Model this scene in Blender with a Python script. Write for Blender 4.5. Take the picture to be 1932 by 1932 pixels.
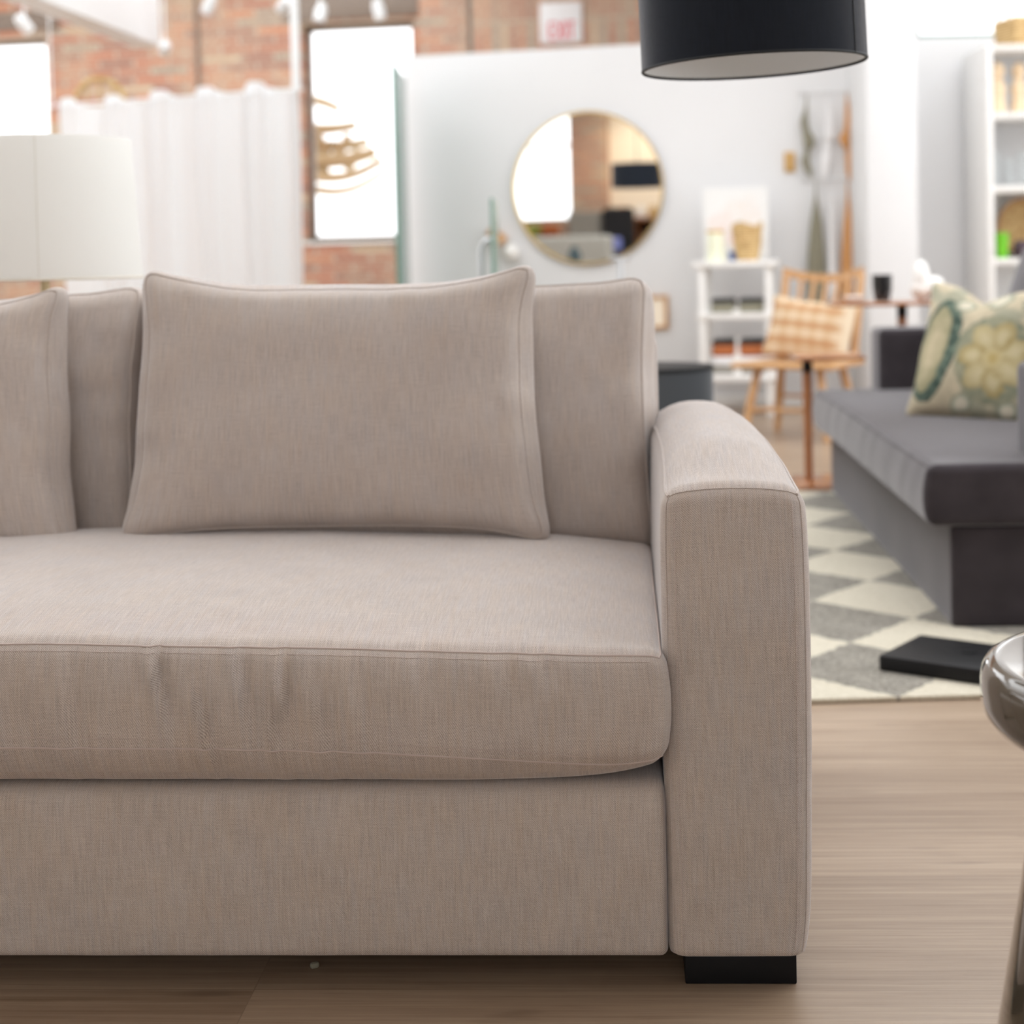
import bpy, bmesh, math, random
from mathutils import Vector, Matrix, noise
from math import sin, cos, pi, radians, sqrt, exp

S = bpy.context.scene
COL = S.collection
for o in list(bpy.data.objects):
    bpy.data.objects.remove(o)

# ------------------------------------------------------------------ camera
PITCH, ROLL = radians(2.06), 0.022
cd = bpy.data.cameras.new('camera')
cd.sensor_fit = 'HORIZONTAL'; cd.sensor_width = 24.0; cd.lens = 37.267
cd.shift_x = -0.0300; cd.shift_y = -0.1931
cd.clip_start = 0.05; cd.clip_end = 200
cd.dof.use_dof = True; cd.dof.focus_distance = 2.03; cd.dof.aperture_fstop = 2.35
cam = bpy.data.objects.new('camera', cd); COL.objects.link(cam)
f_ = Vector((0, cos(PITCH), -sin(PITCH))); u_ = Vector((0, sin(PITCH), cos(PITCH))); r_ = Vector((1, 0, 0))
r2, u2 = r_*cos(ROLL)-u_*sin(ROLL), u_*cos(ROLL)+r_*sin(ROLL)
cam.matrix_world = Matrix(((r2.x, u2.x, -f_.x, 0), (r2.y, u2.y, -f_.y, 0), (r2.z, u2.z, -f_.z, 0.94), (0, 0, 0, 1)))
S.camera = cam

# ------------------------------------------------------------------ world, light, exposure
W = bpy.data.worlds.new('sky'); S.world = W; W.use_nodes = True
W.node_tree.nodes['Background'].inputs[0].default_value = (0.975, 0.985, 1.0, 1)
W.node_tree.nodes['Background'].inputs[1].default_value = 1.0
S.view_settings.view_transform = 'Standard'; S.view_settings.look = 'None'
S.view_settings.gamma = 1.0; S.view_settings.use_curve_mapping = False
S.view_settings.exposure = 1.53
S.cycles.max_bounces = 10; S.cycles.diffuse_bounces = 5; S.cycles.glossy_bounces = 5
S.cycles.transmission_bounces = 6; S.cycles.sample_clamp_indirect = 6.0
S.cycles.use_denoising = True
S.cycles.caustics_reflective = False; S.cycles.caustics_refractive = False

# ------------------------------------------------------------------ materials
def srgb(r, g, b):
    def l(c):
        c /= 255.0
        return c/12.92 if c <= 0.04045 else ((c+0.055)/1.055)**2.4
    return (l(r), l(g), l(b), 1)

def pmat(name, col=None, rough=0.6, metal=0.0, sheen=0.0, coat=0.0, trans=0.0, spec=0.5, sheen_tint=None, sheen_rough=0.4):
    m = bpy.data.materials.new(name); m.use_nodes = True
    b = m.node_tree.nodes['Principled BSDF']
    if col: b.inputs['Base Color'].default_value = col
    b.inputs['Roughness'].default_value = rough; b.inputs['Metallic'].default_value = metal
    b.inputs['Sheen Weight'].default_value = sheen; b.inputs['Sheen Roughness'].default_value = sheen_rough
    if sheen_tint: b.inputs['Sheen Tint'].default_value = sheen_tint
    b.inputs['Coat Weight'].default_value = coat; b.inputs['Transmission Weight'].default_value = trans
    b.inputs['Specular IOR Level'].default_value = spec
    return m

class NT:
    def __init__(s, m): s.t = m.node_tree; s.n = s.t.nodes; s.b = s.n['Principled BSDF']
    def new(s, typ, **kw):
        n = s.n.new(typ)
        for k, v in kw.items():
            if k.startswith('i_'):
                key = k[2:]; key = int(key) if key.isdigit() else key.replace('_', ' ')
                n.inputs[key].default_value = v
            else: setattr(n, k, v)
        return n
    def link(s, a, b): s.t.links.new(a, b)
    def math(s, op, a, b=None, c=None):
        n = s.n.new('ShaderNodeMath'); n.operation = op
        for i, v in enumerate((a, b, c)):
            if v is None: continue
            if isinstance(v, (int, float)): n.inputs[i].default_value = v
            else: s.link(v, n.inputs[i])
        return n.outputs[0]
    def ramp(s, fac, stops, interp='LINEAR'):
        n = s.n.new('ShaderNodeValToRGB'); n.color_ramp.interpolation = interp
        e = n.color_ramp.elements
        while len(e) > 1: e.remove(e[-1])
        e[0].position, e[0].color = stops[0]
        for p, c in stops[1:]:
            x = e.new(p); x.color = c
        s.link(fac, n.inputs[0]); return n.outputs[0]
    def mix(s, fac, a, b, typ='MIX'):
        n = s.n.new('ShaderNodeMix'); n.data_type = 'RGBA'; n.blend_type = typ
        for i, v in ((0, fac), (6, a), (7, b)):
            if isinstance(v, (int, float)) or isinstance(v, tuple): n.inputs[i].default_value = v
            else: s.link(v, n.inputs[i])
        return n.outputs[2]
    def noise(s, vec, scale, detail=2.0, rough=0.5):
        n = s.n.new('ShaderNodeTexNoise'); n.inputs['Scale'].default_value = scale
        n.inputs['Detail'].default_value = detail; n.inputs['Roughness'].default_value = rough
        s.link(vec, n.inputs['Vector']); return n.outputs['Fac']
    def mapv(s, vec, scale=(1, 1, 1), loc=(0, 0, 0), rot=(0, 0, 0)):
        n = s.n.new('ShaderNodeMapping'); n.inputs['Scale'].default_value = scale
        n.inputs['Location'].default_value = loc; n.inputs['Rotation'].default_value = rot
        s.link(vec, n.inputs['Vector']); return n.outputs[0]
    def bump(s, h, strength, dist):
        n = s.n.new('ShaderNodeBump'); n.inputs['Strength'].default_value = strength; n.inputs['Distance'].default_value = dist
        s.link(h, n.inputs['Height']); s.link(n.outputs[0], s.b.inputs['Normal'])

def tweed(name, dark, light, sheen=0.55, period=0.0020, contrast=1.0):
    m = pmat(name, rough=0.95, sheen=sheen, spec=0.15, sheen_tint=(0.95, 0.96, 1, 1), sheen_rough=0.32); t = NT(m)
    uv = t.new('ShaderNodeUVMap').outputs[0]
    sp = t.new('ShaderNodeSeparateXYZ'); t.link(uv, sp.inputs[0])
    u, v = sp.outputs[0], sp.outputs[1]
    k = 2*pi/period
    tw = t.math('SINE', t.math('MULTIPLY', t.math('ADD', u, v), k*0.72))
    w2 = t.math('SINE', t.math('MULTIPLY', t.math('SUBTRACT', u, t.math('MULTIPLY', v, 0.6)), k))
    slub = t.noise(t.mapv(uv, (420, 22, 1)), 1.0, 2.0)
    weft = t.noise(t.mapv(uv, (30, 420, 1)), 1.0, 2.0)
    spec_ = t.noise(t.mapv(uv, (900, 900, 1)), 1.0, 1.0)
    big = t.noise(uv, 9.0, 3.0)
    f = t.math('MULTIPLY', tw, 0.20*contrast)
    f = t.math('ADD', f, t.math('MULTIPLY', w2, 0.07*contrast))
    f = t.math('ADD', f, t.math('MULTIPLY', t.math('SUBTRACT', slub, 0.5), 0.42))
    f = t.math('ADD', f, t.math('MULTIPLY', t.math('SUBTRACT', weft, 0.5), 0.22))
    f = t.math('ADD', f, t.math('MULTIPLY', t.math('SUBTRACT', spec_, 0.5), 0.9*contrast))
    f = t.math('ADD', f, t.math('MULTIPLY', t.math('SUBTRACT', big, 0.5), 0.18))
    f = t.math('ADD', f, 0.5)
    c = t.ramp(f, [(0.0, dark), (0.5, tuple((dark[i]+light[i])/2 for i in range(3))+(1,)), (1.0, light)])
    # warm and cool yarns run through the cloth
    hue = t.math('ADD', t.math('MULTIPLY', t.noise(t.mapv(uv, (150, 9, 1), (3.7, 1.3, 0)), 1.0, 2.0), 0.6), t.math('MULTIPLY', t.noise(uv, 14.0, 2.0), 0.4))
    c = t.mix(1.0, c, t.ramp(hue, [(0.32, (1.03, 0.99, 0.95, 1)), (0.66, (0.985, 1.0, 1.035, 1))]), 'MULTIPLY')
    t.link(c, t.b.inputs['Base Color'])
    t.bump(t.math('ADD', t.math('MULTIPLY', tw, 0.5), spec_), 0.35, 0.0006)
    return m

def velvet(name, col, sheen_col, sheen=1.0):
    m = pmat(name, col, rough=0.9, sheen=sheen, spec=0.1, sheen_tint=sheen_col, sheen_rough=0.35); t = NT(m)
    g = t.new('ShaderNodeTexCoord').outputs['Object']
    n = t.noise(g, 14.0, 3.0)
    c = t.ramp(n, [(0.25, tuple(x*0.8 for x in col[:3])+(1,)), (0.75, tuple(x*1.2 for x in col[:3])+(1,))])
    t.link(c, t.b.inputs['Base Color'])
    t.bump(t.noise(g, 260.0, 2.0), 0.15, 0.001)
    return m

def wood(name, a, b, scale=(40, 3, 40), rough=0.45, coat=0.1):
    m = pmat(name, a, rough=rough, coat=coat); t = NT(m)
    g = t.new('ShaderNodeTexCoord').outputs['Object']
    n = t.noise(t.mapv(g, scale), 1.0, 4.0, 0.6)
    t.link(t.ramp(n, [(0.3, a), (0.7, b)]), t.b.inputs['Base Color'])
    return m

def attrmat(name, rough=0.85, sheen=0.1, weave=0.0):
    m = pmat(name, rough=rough, sheen=sheen, spec=0.2); t = NT(m)
    a = t.new('ShaderNodeVertexColor'); a.layer_name = 'Col'
    c = a.outputs[0]
    if weave:
        g = t.new('ShaderNodeTexCoord').outputs['Object']
        n = t.noise(g, 180.0, 2.0)
        c = t.mix(1.0, c, t.ramp(n, [(0.2, (1-weave, 1-weave, 1-weave, 1)), (0.8, (1, 1, 1, 1))]), 'MULTIPLY')
    t.link(c, t.b.inputs['Base Color'])
    return m

def plaster(name, col, rough=0.7, amt=0.04):
    m = pmat(name, col, rough=rough, spec=0.3); t = NT(m)
    g = t.new('ShaderNodeTexCoord').outputs['Object']
    n = t.noise(g, 1.3, 4.0)
    t.link(t.ramp(n, [(0.3, tuple(x*(1-amt) for x in col[:3])+(1,)), (0.7, col)]), t.b.inputs['Base Color'])
    t.bump(t.noise(g, 60.0, 3.0), 0.08, 0.002)
    return m

def brick(name, soldier=False, wash=0.0):
    m = pmat(name, rough=0.9, spec=0.15); t = NT(m)
    g = t.new('ShaderNodeTexCoord').outputs['Object']
    sp = t.new('ShaderNodeSeparateXYZ'); t.link(g, sp.inputs[0])
    cb = t.new('ShaderNodeCombineXYZ')
    hx = t.math('ADD', sp.outputs[0], sp.outputs[1])
    if soldier: t.link(sp.outputs[2], cb.inputs[0]); t.link(hx, cb.inputs[1])
    else: t.link(hx, cb.inputs[0]); t.link(sp.outputs[2], cb.inputs[1])
    wob = t.new('ShaderNodeTexNoise'); wob.inputs['Scale'].default_value = 5.0
    t.link(cb.outputs[0], wob.inputs['Vector'])
    vm = t.new('ShaderNodeVectorMath', operation='MULTIPLY_ADD'); vm.inputs[1].default_value = (0.02, 0.02, 0)
    t.link(wob.outputs['Color'], vm.inputs[0]); t.link(cb.outputs[0], vm.inputs[2])
    bt = t.new('ShaderNodeTexBrick', offset=0.5, squash=1.0)
    bt.inputs['Color1'].default_value = (0, 0, 0, 1); bt.inputs['Color2'].default_value = (1, 1, 1, 1)
    bt.inputs['Mortar'].default_value = (0.5, 0.5, 0.5, 1); bt.inputs['Scale'].default_value = 1.0
    bt.inputs['Mortar Size'].default_value = 0.012; bt.inputs['Mortar Smooth'].default_value = 0.3
    bt.inputs['Bias'].default_value = 0.0
    bt.inputs['Brick Width'].default_value = 0.33; bt.inputs['Row Height'].default_value = 0.078
    if soldier: bt.offset = 0.0
    t.link(vm.outputs[0], bt.inputs['Vector'])
    pal = t.ramp(bt.outputs['Color'], [(0.0, srgb(164, 78, 56)), (0.18, srgb(190, 96, 62)), (0.36, srgb(140, 66, 58)), (0.52, srgb(200, 114, 72)),
                                        (0.66, srgb(172, 84, 58)), (0.80, srgb(200, 174, 144)), (0.92, srgb(150, 138, 126))], 'CONSTANT')
    blot = t.noise(cb.outputs[0], 1.1, 5.0, 0.65)
    fac = t.ramp(blot, [(0.46, (0, 0, 0, 1)), (0.66, (0.85, 0.85, 0.85, 1))])
    pal = t.mix(fac, pal, srgb(196, 176, 148))
    if wash: pal = t.mix(wash, pal, srgb(205, 190, 172))
    fine = t.noise(cb.outputs[0], 26.0, 4.0)
    pal = t.mix(0.35, pal, t.ramp(fine, [(0.3, srgb(150, 110, 95)), (0.7, srgb(240, 215, 190))]))
    c = t.mix(bt.outputs['Fac'], pal, srgb(194, 180, 162))
    t.link(c, t.b.inputs['Base Color'])
    t.bump(t.math('SUBTRACT', 1.0, bt.outputs['Fac']), 0.6, 0.008)
    return m

def oak_floor():
    m = pmat('oak_planks', rough=0.36, spec=0.8, coat=0.0); t = NT(m)
    g = t.new('ShaderNodeTexCoord').outputs['Object']
    v = t.mapv(g, (1, 1, 1), (0.495, 0.03, 0), (0, 0, radians(2.9)))
    bt = t.new('ShaderNodeTexBrick', offset=0.37, offset_frequency=3)
    bt.inputs['Color1'].default_value = (0, 0, 0, 1); bt.inputs['Color2'].default_value = (1, 1, 1, 1)
    bt.inputs['Mortar'].default_value = (0.5, 0.5, 0.5, 1); bt.inputs['Scale'].default_value = 1.0
    bt.inputs['Mortar Size'].default_value = 0.0009; bt.inputs['Mortar Smooth'].default_value = 0.2
    bt.inputs['Brick Width'].default_value = 2.1; bt.inputs['Row Height'].default_value = 0.185
    t.link(v, bt.inputs['Vector'])
    # every plank gets its own slice of the grain
    off = t.new('ShaderNodeVectorMath', operation='MULTIPLY_ADD'); off.inputs[1].default_value = (7, 5, 9)
    t.link(bt.outputs['Color'], off.inputs[0]); t.link(v, off.inputs[2])
    grain = t.noise(t.mapv(off.outputs[0], (2.2, 95, 4)), 1.0, 6.0, 0.62)
    fine = t.noise(t.mapv(off.outputs[0], (9, 420, 9)), 1.0, 3.0, 0.6)
    wide = t.noise(t.mapv(off.outputs[0], (1.1, 9, 2)), 1.0, 3.0, 0.55)
    knot = t.noise(t.mapv(off.outputs[0], (3.5, 16, 3)), 1.0, 2.0)
    c = t.ramp(grain, [(0.25, srgb(118, 97, 78)), (0.5, srgb(156, 135, 114)), (0.75, srgb(188, 169, 148))])
    c = t.mix(0.45, c, t.ramp(wide, [(0.25, srgb(122, 99, 79)), (0.75, srgb(184, 164, 142))]))
    c = t.mix(t.ramp(fine, [(0.56, (0, 0, 0, 1)), (0.68, (0.42, 0.42, 0.42, 1))]), c, srgb(125, 100, 82))
    c = t.mix(t.ramp(knot, [(0.66, (0, 0, 0, 1)), (0.76, (0.55, 0.55, 0.55, 1))]), c, srgb(96, 76, 62))
    c = t.mix(1.0, c, t.ramp(bt.outputs['Color'], [(0.0, (0.92, 0.905, 0.89, 1)), (1.0, (1.05, 1.045, 1.04, 1))]), 'MULTIPLY')
    c = t.mix(t.math('MULTIPLY', bt.outputs['Fac'], 0.45), c, srgb(110, 90, 74))
    t.link(c, t.b.inputs['Base Color'])
    t.bump(t.math('ADD', fine, t.math('MULTIPLY', grain, 0.5)), 0.12, 0.0015)
    return m

def rug_mat():
    m = pmat('harlequin_wool', rough=1.0, sheen=0.2, spec=0.05); t = NT(m)
    g = t.new('ShaderNodeTexCoord').outputs['Object']
    wob = t.new('ShaderNodeTexNoise'); wob.inputs['Scale'].default_value = 38.0; t.link(g, wob.inputs['Vector'])
    vm = t.new('ShaderNodeVectorMath', operation='MULTIPLY_ADD'); vm.inputs[1].default_value = (0.028, 0.028, 0)
    t.link(wob.outputs['Color'], vm.inputs[0]); t.link(g, vm.inputs[2])
    sp = t.new('ShaderNodeSeparateXYZ'); t.link(vm.outputs[0], sp.inputs[0])
    # diamonds .42 wide and .49 long, tip to tip
    a = t.math('DIVIDE', t.math('SUBTRACT', sp.outputs[0], 0.736), 0.416)
    b = t.math('DIVIDE', t.math('SUBTRACT', sp.outputs[1], 0.240), 0.464)
    p = t.math('FLOOR', t.math('ADD', t.math('ADD', a, b), 0.5))
    q = t.math('FLOOR', t.math('ADD', t.math('SUBTRACT', a, b), 0.5))
    # tips of the diamonds sit on an even lattice
    par = t.math('MODULO', t.math('ABSOLUTE', t.math('ADD', p, q)), 2.0)
    odd = t.math('GREATER_THAN', par, 0.5)
    fz = t.noise(g, 130.0, 4.0, 0.75); big = t.noise(g, 12.0, 2.0)
    cream = t.ramp(fz, [(0.25, srgb(184, 176, 156)), (0.75, srgb(222, 215, 198))])
    grey = t.ramp(fz, [(0.36, srgb(82, 80, 76)), (0.52, srgb(142, 137, 127)), (0.72, srgb(190, 183, 168))])
    grey = t.mix(0.25, grey, t.ramp(big, [(0.3, srgb(125, 120, 112)), (0.7, srgb(175, 170, 160))]))
    t.link(t.mix(odd, grey, cream), t.b.inputs['Base Color'])
    t.bump(fz, 0.6, 0.006)
    return m

M = {}
M['sofa'] = tweed('mushroom_tweed', srgb(128, 116, 108), srgb(224, 214, 206))
M['velvet'] = velvet('grey_velvet', srgb(60, 55, 58), (0.92, 0.91, 0.93, 1), 0.6)
M['white'] = plaster('white_wall_paint', (0.775, 0.78, 0.79, 1))
M['bulk'] = plaster('bright_white_paint', (0.93, 0.93, 0.935, 1), amt=0.01)
M['ceil'] = plaster('white_ceiling_paint', (0.84, 0.84, 0.84, 1))
M['lacquer'] = pmat('white_lacquer', (0.82, 0.81, 0.79, 1), rough=0.35)
M['brick'] = brick('old_red_brick'); M['soldier'] = brick('soldier_course_brick', True, 0.25); M['brickw'] = brick('washed_brick', False, 0.25)
M['floor'] = oak_floor(); M['rug'] = rug_mat()
M['black'] = pmat('black_lacquer', (0.006, 0.006, 0.007, 1), rough=0.5, spec=0.2)
M['slab'] = pmat('honed_black_stone', (0.007, 0.007, 0.008, 1), rough=0.45, spec=0.25)
M['shade'] = tweed('navy_black_linen', (0.006, 0.008, 0.012, 1), (0.022, 0.027, 0.037, 1), 0.5, 0.0016, 0.6)
M['shade_in'] = pmat('white_shade_lining', (0.90, 0.955, 1.0, 1), rough=0.8)
M['linen'] = pmat('ivory_linen', (0.80, 0.78, 0.74, 1), rough=0.9)
M['brass'] = pmat('aged_brass', (0.45, 0.36, 0.22, 1), rough=0.35, metal=1.0)
M['gold'] = pmat('polished_gold', (0.86, 0.66, 0.30, 1), rough=0.2, metal=1.0)
M['mirror'] = pmat('silvered_glass', (0.92, 0.93, 0.92, 1), rough=0.0, metal=1.0)
M['oakl'] = wood('honey_oak', srgb(176, 130, 86), srgb(206, 163, 115))
M['walnut'] = wood('cherry_wood', srgb(138, 82, 42), srgb(170, 110, 64), rough=0.3, coat=0.6)
M['ply'] = wood('pale_birch', srgb(226, 196, 158), srgb(240, 218, 186))
M['darkwood'] = wood('weathered_lintel_wood', srgb(112, 97, 86), srgb(146, 130, 115))
M['steel'] = pmat('brushed_steel', (0.55, 0.56, 0.58, 1), rough=0.35, metal=1.0)
M['spot'] = pmat('white_enamel', (0.85, 0.87, 0.88, 1), rough=0.3)
M['glassgreen'] = pmat('green_edge_glass', (0.14, 0.27, 0.22, 1), rough=0.15, trans=0.12)
M['glass'] = pmat('clear_glass', (0.95, 0.97, 0.97, 1), rough=0.02, trans=1.0)
M['pewter'] = pmat('taupe_glaze', (0.085, 0.070, 0.050, 1), rough=0.10, metal=0.10, coat=1.0)
M['cer'] = pmat('white_ceramic', (0.86, 0.85, 0.82, 1), rough=0.35)
M['blackcer'] = pmat('black_glaze', (0.012, 0.012, 0.013, 1), rough=0.15, coat=0.4)
M['grey'] = pmat('charcoal_cloth', (0.055, 0.062, 0.072, 1), rough=0.75, sheen=0.3)
M['olive'] = pmat('olive_linen', srgb(140, 136, 118), rough=0.95, sheen=0.1)
M['tan'] = pmat('tan_linen', srgb(206, 152, 98), rough=0.95, sheen=0.1)
M['whitecloth'] = pmat('white_cotton', (0.83, 0.83, 0.84, 1), rough=0.95)
M['blackcloth'] = pmat('black_cotton', (0.02, 0.02, 0.022, 1), rough=0.95)
M['rust'] = pmat('rust_cotton', srgb(176, 104, 62), rough=0.95)
M['greycloth'] = pmat('stone_cotton', srgb(150, 146, 138), rough=0.95)
M['wicker'] = None
M['green'] = pmat('lime_glaze', srgb(110, 190, 30), rough=0.25)
M['plum'] = pmat('plum_glass', srgb(62, 40, 52), rough=0.2)
M['red'] = pmat('sign_red', srgb(226, 96, 110), rough=0.5)
M['sign'] = pmat('sign_white', (0.86, 0.86, 0.87, 1), rough=0.5)
M['blue'] = pmat('blue_glaze', srgb(90, 120, 180), rough=0.4)
M['cream'] = pmat('cream_paint', srgb(252, 240, 220), rough=0.8)
M['bark'] = pmat('tan_bark', srgb(172, 154, 122), rough=0.9)
M['leaf'] = pmat('dry_leaf', srgb(140, 150, 70), rough=0.9)
M['floral'] = attrmat('floral_print', 0.85, 0.1, 0.15); M['plaid'] = attrmat('woven_plaid', 0.9, 0.1, 0.2); M['art'] = attrmat('painted_canvas', 0.9)
M['thread'] = pmat('pale_thread', srgb(188, 173, 166), rough=0.95)
M['seamdark'] = pmat('navy_trim', (0.006, 0.008, 0.010, 1), rough=0.7)
M['linentrim'] = pmat('ivory_trim', (0.66, 0.63, 0.56, 1), rough=0.9)
mw = pmat('woven_seagrass', rough=0.85); t = NT(mw)
g = t.new('ShaderNodeTexCoord').outputs['Object']; spz = t.new('ShaderNodeSeparateXYZ'); t.link(g, spz.inputs[0])
wv = t.math('SINE', t.math('MULTIPLY', spz.outputs[2], 420.0))
t.link(t.ramp(t.math('ADD', t.math('MULTIPLY', wv, 0.3), t.noise(g, 30.0, 3.0)), [(0.2, srgb(160, 124, 74)), (0.7, srgb(222, 192, 140))]), t.b.inputs['Base Color'])
M['wicker'] = mw
# sheer curtain: cloth that lets daylight through
mc = bpy.data.materials.new('sheer_white_voile'); mc.use_nodes = True
nt = mc.node_tree; bs = nt.nodes['Principled BSDF']; bs.inputs['Base Color'].default_value = (0.94, 0.975, 1.0, 1); bs.inputs['Roughness'].default_value = 0.9
tr = nt.nodes.new('ShaderNodeBsdfTranslucent'); tr.inputs[0].default_value = (0.93, 0.97, 1.0, 1)
mx = nt.nodes.new('ShaderNodeMixShader'); mx.inputs[0].default_value = 0.7
nt.links.new(bs.outputs[0], mx.inputs[1]); nt.links.new(tr.outputs[0], mx.inputs[2]); nt.links.new(mx.outputs[0], nt.nodes['Material Output'].inputs[0])
M['voile'] = mc
ml = bpy.data.materials.new('ivory_shade_linen'); ml.use_nodes = True
nt = ml.node_tree; bs = nt.nodes['Principled BSDF']; bs.inputs['Base Color'].default_value = (0.88, 0.88, 0.865, 1); bs.inputs['Roughness'].default_value = 0.95
tr = nt.nodes.new('ShaderNodeBsdfTranslucent'); tr.inputs[0].default_value = (0.90, 0.90, 0.88, 1)
mx = nt.nodes.new('ShaderNodeMixShader'); mx.inputs[0].default_value = 0.5
nt.links.new(bs.outputs[0], mx.inputs[1]); nt.links.new(tr.outputs[0], mx.inputs[2]); nt.links.new(mx.outputs[0], nt.nodes['Material Output'].inputs[0])
M['shadelinen'] = ml

# ------------------------------------------------------------------ object helpers
def tag(o, label, cat, group=None, kind=None):
    o['label'] = label; o['category'] = cat
    if group: o['group'] = group
    if kind: o['kind'] = kind
    return o

def thing(name, label, cat, loc=(0, 0, 0), rz=0.0, group=None, kind=None, rot=None):
    o = bpy.data.objects.new(name, None); COL.objects.link(o); o.empty_display_size = 0.05
    o.location = loc; o.rotation_euler = rot if rot else (0, 0, rz)
    return tag(o, label, cat, group, kind)

def link(name, me, m, parent=None, loc=None, rot=None, smooth=True):
    if m: me.materials.append(m)
    if smooth:
        for p in me.polygons: p.use_smooth = True
    o = bpy.data.objects.new(name, me); COL.objects.link(o)
    if parent: o.parent = parent
    if loc: o.location = loc
    if rot: o.rotation_euler = rot
    return o

def bm_obj(name, bm, m, parent=None, loc=None, rot=None, smooth=True, sharp=35):
    me = bpy.data.meshes.new(name); bm.normal_update(); bm.to_mesh(me); bm.free()
    o = link(name, me, m, parent, loc, rot, smooth)
    if smooth and sharp:
        me.set_sharp_from_angle(angle=radians(sharp))
    return o

def add_box(bm, x0, x1, y0, y1, z0, z1, bev=0.0, seg=2, mtx=None):
    vs = [bm.verts.new((x, y, z)) for z in (z0, z1) for y in (y0, y1) for x in (x0, x1)]
    fs = [bm.faces.new([vs[i] for i in q]) for q in ((0, 2, 3, 1), (4, 5, 7, 6), (0, 1, 5, 4), (2, 6, 7, 3), (0, 4, 6, 2), (1, 3, 7, 5))]
    geo = vs
    if bev > 0:
        es = list({e for f in fs for e in f.edges})
        r = bmesh.ops.bevel(bm, geom=es, offset=bev, segments=seg, affect='EDGES', profile=0.5)
        geo = list({v for f in r['faces'] for v in f.verts} | {v for v in vs if v.is_valid})
    if mtx: bmesh.ops.transform(bm, matrix=mtx, verts=[v for v in geo if v.is_valid])

def box(name, x0, x1, y0, y1, z0, z1, m, parent=None, bev=0.004, **kw):
    bm = bmesh.new(); add_box(bm, x0, x1, y0, y1, z0, z1, bev)
    return bm_obj(name, bm, m, parent, **kw)

def add_lathe(bm, prof, n=48, c=(0, 0, 0), cap=True):
    rings = []
    for r, z in prof:
        if r < 1e-6: rings.append([bm.verts.new((c[0], c[1], c[2]+z))])
        else: rings.append([bm.verts.new((c[0]+r*cos(2*pi*i/n), c[1]+r*sin(2*pi*i/n), c[2]+z)) for i in range(n)])
    for a, b in zip(rings, rings[1:]):
        for i in range(n):
            j = (i+1) % n
            if len(a) == 1 and len(b) == 1: continue
            if len(a) == 1: bm.faces.new((a[0], b[j], b[i]))
            elif len(b) == 1: bm.faces.new((a[i], a[j], b[0]))
            else: bm.faces.new((a[i], a[j], b[j], b[i]))

def lathe(name, prof, m, parent=None, n=48, loc=None, rot=None, sharp=40):
    bm = bmesh.new(); add_lathe(bm, prof, n); bmesh.ops.recalc_face_normals(bm, faces=bm.faces)
    return bm_obj(name, bm, m, parent, loc, rot, True, sharp)

def add_tube(bm, pts, rad, n=10, closed=False, cap=True):
    pts = [Vector(p) for p in pts]; k = len(pts); rings = []
    uvl = bm.loops.layers.uv.verify()
    up = None; dist = 0
    for i, p in enumerate(pts):
        a = pts[(i-1) % k] if (closed or i > 0) else p
        b = pts[(i+1) % k] if (closed or i < k-1) else p
        d = (b-a).normalized() if (b-a).length > 1e-9 else Vector((0, 0, 1))
        if up is None:
            up = d.cross(Vector((0.31, 0.17, 0.93)))
            if up.length < 1e-3: up = d.cross(Vector((1, 0, 0)))
            up.normalize()
        else:
            up = (up - d*up.dot(d)); up = up.normalized() if up.length > 1e-6 else d.orthogonal().normalized()
        v = d.cross(up); r = rad[i] if isinstance(rad, (list, tuple)) else rad
        rings.append([bm.verts.new(p+(up*cos(2*pi*j/n)+v*sin(2*pi*j/n))*r) for j in range(n)])
    last = k if closed else k-1
    for i in range(last):
        A, B = rings[i], rings[(i+1) % k]; L = (pts[(i+1) % k]-pts[i]).length
        for j in range(n):
            f = bm.faces.new((A[j], A[(j+1) % n], B[(j+1) % n], B[j]))
            for lp, (uu, vv) in zip(f.loops, ((dist, j*.002), (dist, (j+1)*.002), (dist+L, (j+1)*.002), (dist+L, j*.002))): lp[uvl].uv = (uu, vv)
        dist += L
    if cap and not closed:
        bm.faces.new(list(reversed(rings[0]))); bm.faces.new(rings[-1])

def tube(name, pts, rad, m, parent=None, n=10, closed=False, loc=None, rot=None):
    bm = bmesh.new(); add_tube(bm, pts, rad, n, closed)
    return bm_obj(name, bm, m, parent, loc, rot)

def coords1(h, r, seg):
    n = max(1, int(round(2*(h-r)/seg)))
    e = [0.0, r*0.22, r*0.5, r*0.78]
    return [-h+x for x in e] + [-(h-r)+2*(h-r)*i/n for i in range(n+1)] + [h-x for x in reversed(e)]

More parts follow.
